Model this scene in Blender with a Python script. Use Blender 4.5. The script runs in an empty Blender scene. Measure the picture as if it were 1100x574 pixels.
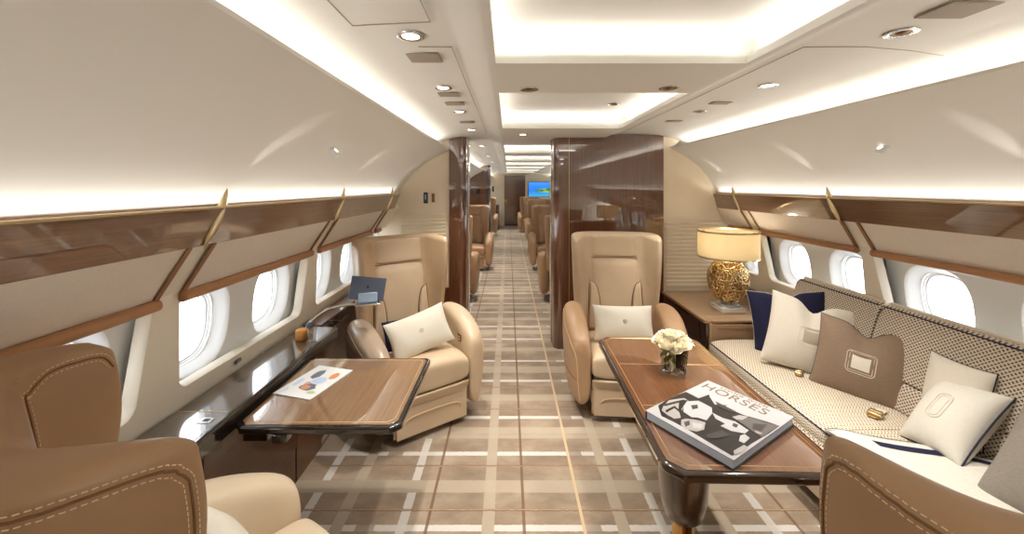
import bpy, math, random
from mathutils import Vector, Matrix
from mathutils.bvhtree import BVHTree
PI = math.pi
random.seed(7)
SC = bpy.context.scene
COL = SC.collection
R = math.radians

# ---------------------------------------------------------------- materials
MATS = {}
class NT:
    def __init__(s, name):
        s.m = bpy.data.materials.new(name); s.m.use_nodes = True
        s.t = s.m.node_tree; s.n = s.t.nodes; s.l = s.t.links
        s.b = s.n['Principled BSDF']; MATS[name] = s.m
    def node(s, typ, **kw):
        n = s.n.new(typ)
        for k, v in kw.items(): setattr(n, k, v)
        return n
    def link(s, a, b): s.l.new(a, b)
    def put(s, sock, v):
        if isinstance(v, bpy.types.NodeSocket): s.l.new(v, sock)
        else: sock.default_value = v
    def math(s, op, a, b=0.0, c=None):
        n = s.node('ShaderNodeMath', operation=op)
        s.put(n.inputs[0], a); s.put(n.inputs[1], b)
        if c is not None: s.put(n.inputs[2], c)
        return n.outputs[0]
    def mix(s, f, a, b, blend='MIX'):
        n = s.node('ShaderNodeMix', data_type='RGBA', blend_type=blend)
        s.put(n.inputs[0], f); s.put(n.inputs[6], a); s.put(n.inputs[7], b)
        return n.outputs[2]
    def coord(s, scale=(1, 1, 1), rot=(0, 0, 0), kind='Object'):
        c = s.node('ShaderNodeTexCoord'); m = s.node('ShaderNodeMapping')
        m.inputs['Scale'].default_value = scale; m.inputs['Rotation'].default_value = rot
        s.link(c.outputs[kind], m.inputs[0]); return m.outputs[0]
    def noise(s, vec, scale, detail=3, rough=.5, out='Fac'):
        n = s.node('ShaderNodeTexNoise'); s.link(vec, n.inputs['Vector'])
        n.inputs['Scale'].default_value = scale; n.inputs['Detail'].default_value = detail
        n.inputs['Roughness'].default_value = rough
        return n.outputs[out]
    def ramp(s, fac, stops, interp='LINEAR'):
        n = s.node('ShaderNodeValToRGB'); n.color_ramp.interpolation = interp
        e = n.color_ramp.elements
        while len(e) < len(stops): e.new(.5)
        for i, (p, c) in enumerate(stops):
            e[i].position = p; e[i].color = c if len(c) == 4 else (*c, 1)
        s.link(fac, n.inputs[0]); return n.outputs[0]
    def bump(s, h, strength=.2, dist=.002):
        n = s.node('ShaderNodeBump'); n.inputs['Strength'].default_value = strength
        n.inputs['Distance'].default_value = dist
        s.link(h, n.inputs['Height']); s.link(n.outputs[0], s.b.inputs['Normal'])
    def set(s, **kw):
        for k, v in kw.items():
            s.put(s.b.inputs[k.replace('_', ' ')], v)
        return s

def srgb(r, g, b):
    f = lambda c: (c / 255 / 12.92) if c / 255 <= .04045 else ((c / 255 + .055) / 1.055) ** 2.4
    return (f(r), f(g), f(b), 1)
def plain(name, col, rough=.5, metal=0.0, coat=0.0, trans=0.0, ior=1.45, bump=0.0, bscale=200, emit=None, estr=0, sheen=0, spec=.5):
    m = NT(name); m.set(Base_Color=col, Roughness=rough, Metallic=metal, IOR=ior)
    m.b.inputs['Specular IOR Level'].default_value = spec
    if coat: m.b.inputs['Coat Weight'].default_value = coat; m.b.inputs['Coat Roughness'].default_value = .03
    if trans: m.b.inputs['Transmission Weight'].default_value = trans
    if sheen: m.b.inputs['Sheen Weight'].default_value = sheen
    if emit: m.b.inputs['Emission Color'].default_value = emit; m.b.inputs['Emission Strength'].default_value = estr
    if bump: m.bump(m.noise(m.coord(), bscale, 2), bump)
    return m.m
def leather(name, c, rough=.42):
    m = NT(name); v = m.coord()
    big = m.noise(v, 5, 3); fine = m.noise(v, 420, 2)
    k = m.ramp(big, [(.3, (.93, .93, .93)), (.7, (1.05, 1.04, 1.03))])
    m.set(Base_Color=m.mix(1.0, c, k, 'MULTIPLY'), Roughness=rough)
    m.b.inputs['Coat Weight'].default_value = .12; m.b.inputs['Coat Roughness'].default_value = .25
    m.bump(fine, .12, .001); return m.m
def veneer(name, c1, c2, scale=(1, 26, 26), coat=1.0, rough=.28, crough=.02, dens=1.0, kind='Object', cior=1.9):
    m = NT(name); v = m.coord(scale, kind=kind)
    g = m.noise(v, 3.2 * dens, 6, .62); g2 = m.noise(v, 14 * dens, 3, .6)
    f = m.math('ADD', m.math('MULTIPLY', g, .7), m.math('MULTIPLY', g2, .3))
    m.set(Base_Color=m.ramp(f, [(.36, c1), (.5, tuple((a + b) / 2 for a, b in zip(c1, c2))), (.62, c2)]), Roughness=rough)
    m.b.inputs['Coat Weight'].default_value = coat; m.b.inputs['Coat Roughness'].default_value = crough; m.b.inputs['Coat IOR'].default_value = cior
    return m.m
def fabric(name, c, bscale=380, rough=.9, var=.06):
    m = NT(name); v = m.coord()
    w = m.noise(m.coord((1, 1, 6)), bscale * .25, 2); w2 = m.noise(v, bscale, 2)
    k = m.ramp(w, [(.3, (1 - var,) * 3), (.7, (1 + var * .6,) * 3)])
    m.set(Base_Color=m.mix(1.0, c, k, 'MULTIPLY'), Roughness=rough)
    m.b.inputs['Specular IOR Level'].default_value = .2
    m.bump(w2, .25, .001); return m.m

leather('leather_cream', srgb(202, 181, 154)); leather('leather_tan', srgb(188, 162, 132)); leather('leather_brown', srgb(160, 125, 91))
leather('leather_pale', srgb(212, 196, 172)); leather('leather_grey_tan', srgb(168, 150, 132), .30)
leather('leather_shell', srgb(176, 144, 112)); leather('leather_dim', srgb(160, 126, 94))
leather('leather_rail', srgb(168, 120, 80)); leather('leather_strap', srgb(138, 96, 64))
veneer('veneer_band', srgb(88, 58, 38), srgb(118, 82, 56), (40, 1.2, 40), cior=1.9)
veneer('veneer_bulkhead', srgb(72, 36, 17), srgb(104, 56, 29), (30, 30, .8), dens=.8, cior=2.0)
veneer('veneer_table', srgb(92, 58, 36), srgb(124, 82, 52), (34, 1.3, 34), crough=.012, cior=2.6)
veneer('veneer_light', srgb(112, 86, 62), srgb(138, 108, 80), (34, 1.3, 34), crough=.012, cior=2.6)
veneer('veneer_cabinet', srgb(150, 112, 78), srgb(176, 138, 100), (1.3, 34, 34), crough=.03)
veneer('veneer_dark', srgb(46, 30, 22), srgb(70, 46, 32), (30, 30, 1.0), crough=.03)
veneer('veneer_ledge', srgb(58, 46, 38), srgb(84, 68, 56), (34, 1.3, 34), crough=.03, cior=2.3)
veneer('veneer_front', srgb(88, 58, 38), srgb(108, 74, 50), (30, 1.2, 30), coat=.3, rough=.4)
plain('gloss_black', srgb(26, 20, 18), .12, coat=1)
plain('edge_dark', srgb(52, 38, 28), .15, coat=1)
plain('inlay', srgb(206, 176, 132), .3, metal=.6)
plain('headliner', srgb(228, 225, 217), .75, bump=.04, bscale=500)
plain('ceiling_paint', srgb(228, 226, 219), .7, bump=.03, bscale=500)
plain('ceiling_rim', srgb(214, 202, 186), .6)
plain('panel_cream', srgb(232, 218, 194), .6)
plain('pillar_cream', srgb(228, 220, 204), .5)
plain('window_panel', srgb(226, 228, 228), .4)
plain('window_bezel', srgb(238, 240, 242), .35)
plain('seam_grey', srgb(166, 150, 130), .7)
plain('vent_taupe', srgb(158, 146, 130), .7)
plain('chrome', srgb(225, 220, 212), .08, metal=1)
plain('steel', srgb(190, 188, 184), .25, metal=1)
plain('gold', srgb(240, 212, 160), .2, metal=1)
plain('gold_brushed', srgb(206, 186, 146), .28, metal=1)
plain('brass', srgb(200, 160, 96), .2, metal=1)
plain('gold_dark', srgb(120, 84, 40), .4, metal=.9); plain('gold_core', srgb(196, 156, 96), .5, metal=.7)
plain('gold_rim', srgb(192, 172, 134), .3, metal=.8)
plain('stitch', srgb(232, 206, 170), .8)
plain('stitch_line', srgb(120, 82, 50), .7)
plain('piping_navy', srgb(40, 42, 66), .7)
plain('piping_cream', srgb(226, 216, 200), .8)
plain('piping_light', srgb(214, 186, 150), .5)
plain('black', srgb(20, 20, 22), .4)
plain('paper', srgb(206, 208, 210), .6)
plain('book_white', srgb(176, 177, 181), .35, coat=.2)
plain('book_black', srgb(34, 32, 34), .35, coat=.3)
plain('book_grey', srgb(96, 93, 93), .35, coat=.3)
plain('book_mid', srgb(62, 60, 62), .35, coat=.3)
plain('book_pale', srgb(160, 157, 156), .35, coat=.3)
plain('book_gold', srgb(112, 94, 72), .4)
plain('page_blue', srgb(186, 202, 222), .7)
plain('mag_slate', srgb(92, 98, 116), .4); plain('mag_orange', srgb(196, 130, 84), .4); plain('mag_green', srgb(164, 184, 130), .4)
plain('mag_blue', srgb(168, 186, 214), .4); plain('mag_pink', srgb(176, 146, 150), .4)
plain('tablet_dark', srgb(84, 94, 114), .35, metal=.3, coat=.3)
plain('dock_blue', srgb(150, 170, 196), .35, metal=.3)
plain('orange_wax', srgb(214, 152, 84), .4)
plain('glass', (1, 1, 1, 1), .0, trans=1.0, ior=1.45)
def clear(name, k, tint=(1, 1, 1, 1)):
    m = NT(name); gl = m.node('ShaderNodeBsdfGlossy'); gl.inputs['Roughness'].default_value = .02
    tp = m.node('ShaderNodeBsdfTransparent'); tp.inputs[0].default_value = tint; mx = m.node('ShaderNodeMixShader'); lw = m.node('ShaderNodeLayerWeight'); lw.inputs[0].default_value = k
    m.link(lw.outputs[0], mx.inputs[0]); m.link(tp.outputs[0], mx.inputs[1]); m.link(gl.outputs[0], mx.inputs[2]); m.link(mx.outputs[0], m.n['Material Output'].inputs[0])
plain('acrylic', srgb(244, 242, 238), .06, coat=1, trans=.15); clear('water', .2, (.97, .99, .97, 1)); clear('vase_glass', .28, (.98, .99, .98, 1))
plain('leaf', srgb(104, 130, 74), .5); plain('stem', srgb(120, 146, 84), .5)
plain('rose', srgb(248, 240, 216), .7, sheen=.3)
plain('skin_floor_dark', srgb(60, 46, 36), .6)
plain('cup_cream', srgb(226, 208, 170), .4)
plain('placard_blue', srgb(60, 78, 120), .3, coat=.5); plain('placard_red', srgb(160, 100, 80), .4)
plain('downlight_glow', (1, .95, .85, 1), .3, emit=(1, .9, .74, 1), estr=14)
plain('reading_glow', (1, .95, .85, 1), .3, emit=(1, .92, .8, 1), estr=2.5)
fabric('linen_white', srgb(226, 224, 216)); fabric('linen_ivory', srgb(226, 220, 208)); fabric('linen_navy', srgb(40, 42, 70))
fabric('linen_taupe', srgb(146, 126, 108), 300, .9, .12); fabric('linen_grey', srgb(150, 144, 136), 300, .9, .14)
fabric('silk_ivory', srgb(224, 220, 208), 200, .6, .03)
fabric('panel_fabric', srgb(226, 216, 204), 260, .9, .05)
plain('patch_grey', srgb(176, 168, 150), .7)
plain('thread_cream', srgb(222, 212, 194), .8)
# lamp shade: translucent cream cloth
m = NT('shade_cloth'); m.set(Base_Color=srgb(232, 214, 176), Roughness=.8)
m.b.inputs['Transmission Weight'].default_value = 0.0
tr = m.node('ShaderNodeBsdfTranslucent'); tr.inputs[0].default_value = srgb(240, 218, 170)
mx = m.node('ShaderNodeMixShader'); mx.inputs[0].default_value = .45
m.link(m.b.outputs[0], mx.inputs[1]); m.link(tr.outputs[0], mx.inputs[2]); m.link(mx.outputs[0], m.n['Material Output'].inputs[0])
# window pane: thin clear acrylic
m = NT('window_glass'); gl = m.node('ShaderNodeBsdfGlossy'); gl.inputs['Roughness'].default_value = .02
tp = m.node('ShaderNodeBsdfTransparent'); mx = m.node('ShaderNodeMixShader'); fr = m.node('ShaderNodeFresnel')
m.link(fr.outputs[0], mx.inputs[0]); m.link(tp.outputs[0], mx.inputs[1]); m.link(gl.outputs[0], mx.inputs[2])
m.link(mx.outputs[0], m.n['Material Output'].inputs[0])

def bands(m, x, lst, hw, lo, hi):
    """mask of stripes centred on the values of lst (half width hw) over the range lo..hi"""
    f = m.math('DIVIDE', m.math('SUBTRACT', x, lo), hi - lo)
    st = [(0, (0, 0, 0))]
    for c in sorted(lst):
        st.append(((c - hw - lo) / (hi - lo), (1, 1, 1))); st.append(((c + hw - lo) / (hi - lo), (0, 0, 0)))
    return m.ramp(f, st, 'CONSTANT')
# carpet
m = NT('carpet_plaid'); g = m.node('ShaderNodeTexCoord'); sp = m.node('ShaderNodeSeparateXYZ'); m.link(g.outputs['Object'], sp.inputs[0])
X, Y = sp.outputs[0], sp.outputs[1]
jit = m.noise(m.coord(), 60, 2)
Xj = m.math('ADD', X, m.math('MULTIPLY', m.math('SUBTRACT', jit, .5), .008))
Yj = m.math('ADD', Y, m.math('MULTIPLY', m.math('SUBTRACT', jit, .5), .008))
P = .912
Ym = m.math('MULTIPLY', m.math('FRACT', m.math('DIVIDE', m.math('ADD', Yj, -2.171 + P * 5.5), P)), P)   # 0..P, centre of pattern A at P/2
A = P / 2
tX = bands(m, Xj, [-.84, -.109, .55, 1.05, 1.6], .033, -1.5, 2.4)
wX = bands(m, Xj, [-1.03, -.527, .745, 1.27], .021, -1.5, 2.4)
sX = bands(m, X, [-1.2, -.40, .066, .357, .885, 1.4], .0085, -1.5, 2.4)
gX = bands(m, X, [-1.2, -.40, .066, .357, .885, 1.4], .0028, -1.5, 2.4)
tY = bands(m, Ym, [.03, A, P - .001], .045, 0, P)
wY = bands(m, Ym, [A - .265, A + .265], .019, 0, P)
sY = bands(m, Ym, [A - .157, A + .157], .007, 0, P)
gY = bands(m, Ym, [A - .157, A + .157], .0022, 0, P)
big = m.noise(m.coord((1, 1.6, 1)), 3.2, 5, .6); fine = m.noise(m.coord(), 300, 2)
base = m.ramp(big, [(.3, srgb(122, 106, 90)), (.5, srgb(144, 127, 109)), (.7, srgb(168, 152, 133))])
taupe = srgb(174, 162, 144); white = srgb(205, 202, 197)
c = m.mix(m.math('MULTIPLY', tY, .75), base, taupe)
c = m.mix(m.math('MULTIPLY', tX, .75), c, taupe)
brk = m.math('SUBTRACT', 1.0, tX)
gapx = bands(m, Xj, [-.70, .40, 1.45], .05, -1.5, 2.4)
c = m.mix(m.math('MULTIPLY', m.math('MULTIPLY', wY, brk), m.math('SUBTRACT', .9, m.math('MULTIPLY', gapx, .7))), c, white)
c = m.mix(m.math('MULTIPLY', m.math('MULTIPLY', wX, m.math('SUBTRACT', 1.0, tY)), .85), c, white)
c = m.mix(m.math('MULTIPLY', m.math('MAXIMUM', sX, sY), .85), c, srgb(108, 80, 58))
c = m.mix(m.math('MAXIMUM', gX, gY), c, srgb(196, 170, 138))
shade = m.ramp(fine, [(.3, (.9, .9, .9)), (.7, (1.06, 1.06, 1.06))])
m.set(Base_Color=m.mix(1.0, c, shade, 'MULTIPLY'), Roughness=.85)
m.b.inputs['Specular IOR Level'].default_value = .25; m.b.inputs['Sheen Weight'].default_value = .25
m.bump(fine, .35, .003)
# sofa weaves
def weave(name, kind):
    m = NT(name); uv = m.node('ShaderNodeUVMap'); sp = m.node('ShaderNodeSeparateXYZ'); m.link(uv.outputs[0], sp.inputs[0])
    u, v = sp.outputs[0], sp.outputs[1]
    if kind == 'back':
        n = .021
        a = m.math('SINE', m.math('MULTIPLY', m.math('ADD', u, m.math('MULTIPLY', v, .0)), 2 * PI / n))
        b = m.math('SINE', m.math('MULTIPLY', v, 2 * PI / (n * .9)))
        f = m.math('MULTIPLY', a, b)
        zz = m.math('SINE', m.math('MULTIPLY', m.math('ADD', u, v), 2 * PI / .0125))
        f2 = m.math('ADD', f, m.math('MULTIPLY', zz, .25))
        d = m.math('GREATER_THAN', f2, .24)
        col = m.mix(d, srgb(218, 207, 190), srgb(100, 84, 74))
    else:
        n = .016
        zig = m.math('MULTIPLY', m.math('ABSOLUTE', m.math('SUBTRACT', m.math('FRACT', m.math('DIVIDE', u, .03)), .5)), .022)
        a = m.math('SINE', m.math('MULTIPLY', m.math('ADD', v, zig), 2 * PI / n))
        b = m.math('SINE', m.math('MULTIPLY', u, 2 * PI / .0105))
        f = m.math('ADD', a, m.math('MULTIPLY', b, .55))
        d = m.math('GREATER_THAN', f, .55)
        col = m.mix(d, srgb(224, 213, 194), srgb(120, 104, 88)); f2 = f
    m.set(Base_Color=col, Roughness=.85); m.b.inputs['Specular IOR Level'].default_value = .2
    m.bump(f2, .3, .0015); return m.m
weave('weave_back', 'back'); weave('weave_seat', 'seat')
# tv picture: sea and a green island
m = NT('screen_island'); v = m.coord(kind='Generated'); sp = m.node('ShaderNodeSeparateXYZ'); m.link(v, sp.inputs[0])
gx, gz = sp.outputs[0], sp.outputs[2]
nz = m.noise(v, 7, 4)
dx = m.math('SUBTRACT', gx, .58); dz = m.math('SUBTRACT', gz, .42)
rr = m.math('ADD', m.math('MULTIPLY', dx, m.math('MULTIPLY', dx, 6.0)), m.math('MULTIPLY', dz, m.math('MULTIPLY', dz, 22.0)))
isl = m.math('LESS_THAN', m.math('ADD', rr, m.math('MULTIPLY', m.math('SUBTRACT', nz, .5), 1.4)), .62)
sea = m.ramp(gz, [(0, srgb(60, 150, 190)), (.4, srgb(30, 110, 200)), (.75, srgb(40, 120, 215)), (1, srgb(60, 130, 220))])
grn = m.ramp(nz, [(.35, srgb(30, 90, 50)), (.6, srgb(150, 180, 90))])
pc = m.mix(isl, sea, grn)
m.set(Base_Color=(0, 0, 0, 1), Emission_Color=pc, Roughness=.2); m.b.inputs['Emission Strength'].default_value = 1.0

# ---------------------------------------------------------------- geometry helpers
class MB:
    def __init__(s): s.v = []; s.f = []; s.uv = None
    def add(s, vs, fs):
        o = len(s.v); s.v += [tuple(p) for p in vs]; s.f += [tuple(i + o for i in f) for f in fs]; return s
    def box(s, c, d, rot=None, taper=None):
        hx, hy, hz = d[0] / 2, d[1] / 2, d[2] / 2; vs = []
        for z in (-hz, hz):
            k = 1 if (taper is None or z < 0) else taper
            for x, y in ((-hx, -hy), (hx, -hy), (hx, hy), (-hx, hy)): vs.append(Vector((x * k, y * k, z)))
        if rot is not None: vs = [rot @ p for p in vs]
        vs = [p + Vector(c) for p in vs]
        return s.add(vs, [(3, 2, 1, 0), (4, 5, 6, 7), (0, 1, 5, 4), (1, 2, 6, 5), (2, 3, 7, 6), (3, 0, 4, 7)])
    def loft(s, rings, closed=True, cap0=True, cap1=True):
        n = len(rings[0]); vs = [p for r in rings for p in r]; fs = []
        for i in range(len(rings) - 1):
            for j in range(n if closed else n - 1):
                a = i * n + j; b = i * n + (j + 1) % n
                fs.append((a, b, b + n, a + n))
        if cap0: fs.append(tuple(reversed(range(n))))
        if cap1: fs.append(tuple((len(rings) - 1) * n + j for j in range(n)))
        return s.add(vs, fs)
    def tube(s, pts, r, n=8, caps=True, closed=False):
        pts = [Vector(p) for p in pts]; rings = []; N = len(pts)
        rs = r if isinstance(r, (list, tuple)) else [r] * N
        up = Vector((0, 0, 1))
        for i, p in enumerate(pts):
            a = pts[(i - 1) % N] if (closed or i > 0) else p
            b = pts[(i + 1) % N] if (closed or i < N - 1) else p
            t = (b - a).normalized() if (b - a).length > 1e-9 else Vector((0, 1, 0))
            if i == 0:
                q = t.cross(up)
                if q.length < 1e-3: q = t.cross(Vector((1, 0, 0)))
                q.normalize()
            else:
                q = (q - t * q.dot(t))
                if q.length < 1e-5: q = t.cross(up)
                q.normalize()
            w = t.cross(q)
            rings.append([p + (q * math.cos(2 * PI * k / n) + w * math.sin(2 * PI * k / n)) * rs[i] for k in range(n)])
        if closed: rings.append(rings[0])
        return s.loft(rings, True, caps and not closed, caps and not closed)
    def lathe(s, prof, c=(0, 0, 0), n=32, sx=1, sy=1, caps=True):
        rings = [[Vector((c[0] + r * sx * math.cos(2 * PI * k / n), c[1] + r * sy * math.sin(2 * PI * k / n), c[2] + z)) for k in range(n)] for r, z in prof]
        return s.loft(rings, True, caps, caps)
    def prism(s, poly, z0, z1):
        n = len(poly)
        return s.add([(x, y, z0) for x, y in poly] + [(x, y, z1) for x, y in poly],
                     [tuple(reversed(range(n))), tuple(range(n, 2 * n))] + [(i, (i + 1) % n, (i + 1) % n + n, i + n) for i in range(n)])
    def grid(s, nu, nv, fn, flip=False):
        vs = [fn(i / nu, j / nv) for j in range(nv + 1) for i in range(nu + 1)]
        fs = []
        for j in range(nv):
            for i in range(nu):
                a = j * (nu + 1) + i; q = (a, a + 1, a + nu + 2, a + nu + 1)
                fs.append(tuple(reversed(q)) if flip else q)
        return s.add(vs, fs)
    def xf(s, M): s.v = [tuple(M @ Vector(p)) for p in s.v]; return s
    def build(s, name, mat, parent=None, smooth=True, bevel=0, seg=2, sub=0, angle=40, loc=None, uv=None, solid=0):
        me = bpy.data.meshes.new(name); me.from_pydata(s.v, [], s.f); me.update()
        me.materials.append(MATS[mat])
        if uv:
            L = me.uv_layers.new(name='UVMap')
            for p in me.polygons:
                for li, vi in zip(p.loop_indices, p.vertices): L.data[li].uv = uv(me.vertices[vi].co, p.normal)
        o = bpy.data.objects.new(name, me); COL.objects.link(o)
        if parent is not None: o.parent = parent
        if loc is not None: o.location = loc
        if solid:
            d = o.modifiers.new('thick', 'SOLIDIFY'); d.thickness = solid; d.offset = 0
        if bevel:
            b = o.modifiers.new('bevel', 'BEVEL'); b.width = bevel; b.segments = seg; b.limit_method = 'ANGLE'; b.angle_limit = R(35)
        if sub:
            d = o.modifiers.new('sub', 'SUBSURF'); d.levels = sub; d.render_levels = sub
        if smooth:
            me.shade_smooth()
            if bevel or not sub: me.set_sharp_from_angle(angle=R(angle))
        return o
def tag(o, label, cat=None, group=None, kind=None):
    if label: o['label'] = label
    if cat: o['category'] = cat
    if group: o['group'] = group
    if kind: o['kind'] = kind
    return o
def thing(name, label, cat, loc=(0, 0, 0), rz=0, group=None, rot=None):
    o = bpy.data.objects.new(name, None); COL.objects.link(o); o.location = loc
    o.rotation_euler = rot if rot is not None else (0, 0, rz); o.empty_display_size = .05
    return tag(o, label, cat, group)
def struct(o, label=None): return tag(o, label, kind='structure')
def children(o): return [c for c in bpy.data.objects if c.parent is o]
def copy_tree(o, loc=None, rz=None, label=None, parent=None):
    kids = children(o)
    c = o.copy(); COL.objects.link(c)
    if parent: c.parent = parent
    for k in kids: copy_tree(k, parent=c)
    if loc is not None: c.location = loc
    if rz is not None: c.rotation_euler = (0, 0, rz)
    if label: c['label'] = label
    return c
def bezier(pts, n=24):
    """Catmull-Rom through the points"""
    P = [Vector(p) for p in pts]; P = [P[0] * 2 - P[1]] + P + [P[-1] * 2 - P[-2]]; out = []
    for i in range(1, len(P) - 2):
        for k in range(n):
            t = k / n; a, b, c, d = P[i - 1], P[i], P[i + 1], P[i + 2]
            out.append(.5 * ((2 * b) + (c - a) * t + (2 * a - 5 * b + 4 * c - d) * t * t + (3 * b - a - 3 * c + d) * t ** 3))
    out.append(P[-2]); return out
def roundrect(w, h, r, n=6, cx=0, cy=0):
    out = []
    for (sx, sy, a0) in ((1, 1, 0), (-1, 1, 90), (-1, -1, 180), (1, -1, 270)):
        for k in range(n + 1):
            a = R(a0 + 90 * k / n)
            out.append((cx + sx * (w / 2 - r) + r * math.cos(a), cy + sy * (h / 2 - r) + r * math.sin(a)))
    return out
def sstep(a, b, x):
    t = max(0, min(1, (x - a) / (b - a))); return t * t * (3 - 2 * t)
def lerp(a, b, t): return a + (b - a) * t
# ================================================================= SETTING
Y0, Y1 = -2.3, 16.4
# floor
struct(MB().grid(8, 60, lambda u, v: (lerp(-1.45, 2.45, u), lerp(Y0, Y1, v), 0)).build('floor', 'carpet_plaid'), 'taupe plaid carpet with cream bands and bronze seam lines')
SIDES = {
    'left': dict(s=-1, strip_t=(-1.10, 1.565), strip_b=(-1.15, 1.425), rail=(-1.285, 1.215), low=(-1.33, .70), lip=(-.62, 2.03), c=2.05, pitch=1.12, pan=(-1.40, -1.36)),
    'right': dict(s=1, strip_t=(2.06, 1.57), strip_b=(2.10, 1.43), rail=(2.21, 1.245), low=(2.30, .70), lip=(1.655, 2.04), c=2.98, pitch=1.08, pan=(2.375, 2.315)),
}
def loop_at(shape, angles):
    """points of a closed outline at the given angles from its centre"""
    out = []
    n = len(shape)
    for a in angles:
        d = Vector((math.cos(a), math.sin(a))); best = None
        for i in range(n):
            p = Vector(shape[i]); q = Vector(shape[(i + 1) % n]); e = q - p
            den = d.x * e.y - d.y * e.x
            if abs(den) < 1e-12: continue
            t = (p.x * e.y - p.y * e.x) / den; u = (p.x * d.y - p.y * d.x) / den
            if t > 0 and -1e-6 <= u <= 1 + 1e-6: best = t if best is None else max(best, t)
        out.append((d.x * best, d.y * best))
    return out
trim_n = [0]
def trim(mb, mat, label=None, **kw):
    trim_n[0] += 1
    return struct(mb.build('trim_%d' % trim_n[0], mat, **kw), label)
win_n = 0
for side, S in SIDES.items():
    sg = S['s']; w = lambda x, d: x + sg * d     # d: outwards
    lipx, lipz = S['lip']; tx, tz = S['strip_t']; bx_, bz = S['strip_b']; rx, rz_ = S['rail']; lx, lz = S['low']
    wx = lambda z: lerp(rx, lx, (rz_ - z) / (rz_ - lz))
    # upper curved wall
    prof = []
    for k in range(13):
        t = k / 12; x = lerp(w(tx, .085), lipx, t); z = lerp(tz - .03, lipz, t); b = .075 * math.sin(PI * t)
        prof.append((w(x, b * .75), z + b * .55))
    prof += [(lipx - sg * .004, lipz + .012), (w(lipx, .012), lipz + .014), (w(lipx, .02), lipz - .006), (w(lipx, .20), lipz - .006)]
    mb = MB()
    mb.grid(len(prof) - 1, 40, lambda u, v: (prof[round(u * (len(prof) - 1))][0], lerp(Y0, Y1, v), prof[round(u * (len(prof) - 1))][1]), flip=sg > 0)
    wall = struct(mb.build('wall_' + side, 'headliner'), 'cream curved side wall of the cabin')
    # veneer band
    mb = MB(); th = .018
    a, b = Vector((tx, tz)), Vector((bx_, bz)); nrm = Vector((b.y - a.y, a.x - b.x)).normalized()
    if nrm.x * sg < 0: nrm = -nrm
    for yy0, yy1 in ((Y0, 4.02 if sg < 0 else 3.98), (4.3, Y1)):
        q = [a, b, b + nrm * th, a + nrm * th]
        mb.add([(p.x, yy0, p.y) for p in q] + [(p.x, yy1, p.y) for p in q], [(0, 1, 2, 3), (7, 6, 5, 4), (0, 4, 5, 1), (1, 5, 6, 2), (2, 6, 7, 3), (3, 7, 4, 0)])
    trim(mb, 'veneer_band', 'glossy brown veneer band along the side wall', bevel=.003, angle=30)
    trim(MB().tube([(tx, Y0, tz + .004), (tx, 3.98, tz + .004)], .0055), 'gold_rim', 'thin gold edge on top of the veneer band')
    # closing strip behind the light slot on top of the band
    mb = MB().grid(2, 1, lambda u, v: ([w(tx, .085), w(tx, .09), w(bx_, .012)][round(u * 2)], lerp(Y0, Y1, v), [tz - .03, tz - .06, bz + .005][round(u * 2)]))
    struct(mb.build('wall_' + side + '_slot', 'headliner'))
    # fabric/cream panel between band and rail, pillar strips
    mb = MB().grid(1, 1, lambda u, v: (lerp(w(bx_, .012), w(rx, .012), u), lerp(Y0, Y1, v), lerp(bz + .005, rz_, u)), flip=sg < 0)
    struct(mb.build('wall_' + side + '_band', 'pillar_cream'))
    # lower wall below the bays down to the floor
    mb = MB().grid(1, 1, lambda u, v: (w(lx, .0) if u < .5 else w(lx, .02), lerp(Y0, Y1, v), lerp(lz, -.0, u)), flip=sg < 0)
    struct(mb.build('wall_' + side + '_lower', 'pillar_cream'))
    nb0, nb1 = (-3, 13)
    zb, zt = .70, rz_ + .0
    ow, oh_b = .98, .0
    for k in range(nb0, nb1):
        cy = S['c'] + k * S['pitch']
        if cy - S['pitch'] / 2 > Y1 or cy + S['pitch'] / 2 < Y0: continue
        far = cy > 4.3
        ymin, ymax = cy - S['pitch'] / 2, cy + S['pitch'] / 2
        czz = (.83 + zt + .02) / 2; zlo, zhi = .83, zt + .02
        # cell around rounded opening
        cell = [(ymin - cy, zb - czz), (ymax - cy, zb - czz), (ymax - cy, zt + .03 - czz), (ymin - cy, zt + .03 - czz)]
        op = []
        for (px, py) in roundrect(1, zhi - zlo, .045, 6):
            hw = lerp(.465, .505, (py + (zhi - zlo) / 2) / (zhi - zlo)); op.append((px * 2 * hw, py))
        ang = set(2 * PI * i / 72 for i in range(72))
        for p in cell: ang.add(math.atan2(p[1], p[0]) % (2 * PI))
        for p in op: ang.add(math.atan2(p[1], p[0]) % (2 * PI))
        ang = sorted(ang); o2 = []
        for a in ang:
            if not o2 or a - o2[-1] > 1e-4: o2.append(a)
        ang = o2; n = len(ang)
        L0 = loop_at(cell, ang); L1 = loop_at(op, ang)
        def P3(p, off=0): z = p[1] + czz; return (w(wx(z), off), cy + p[0], z)
        rings = [[P3(p) for p in L0], [P3(p) for p in L1], [P3((p[0] * .992, p[1] * .985), .006) for p in L1], [P3((p[0] * .985, p[1] * .97), .05) for p in L1]]
        mb = MB().loft(rings, True, False, False)
        win_n += 1
        bay = thing('window_%d' % win_n, 'light oval twin cabin windows set in a recessed grey bay', None, (0, 0, 0)); bay['kind'] = 'structure'
        mb.build('bay_surround', 'pillar_cream', bay, angle=50)
        # two halves of the recessed panel with an oval hole each
        HP = S['pitch'] / 2; pz0, pz1 = .70, zt + .09; pcz = 1.01
        pxx = lambda z: lerp(S['pan'][0], S['pan'][1], (z - .8) / .45)
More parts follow.
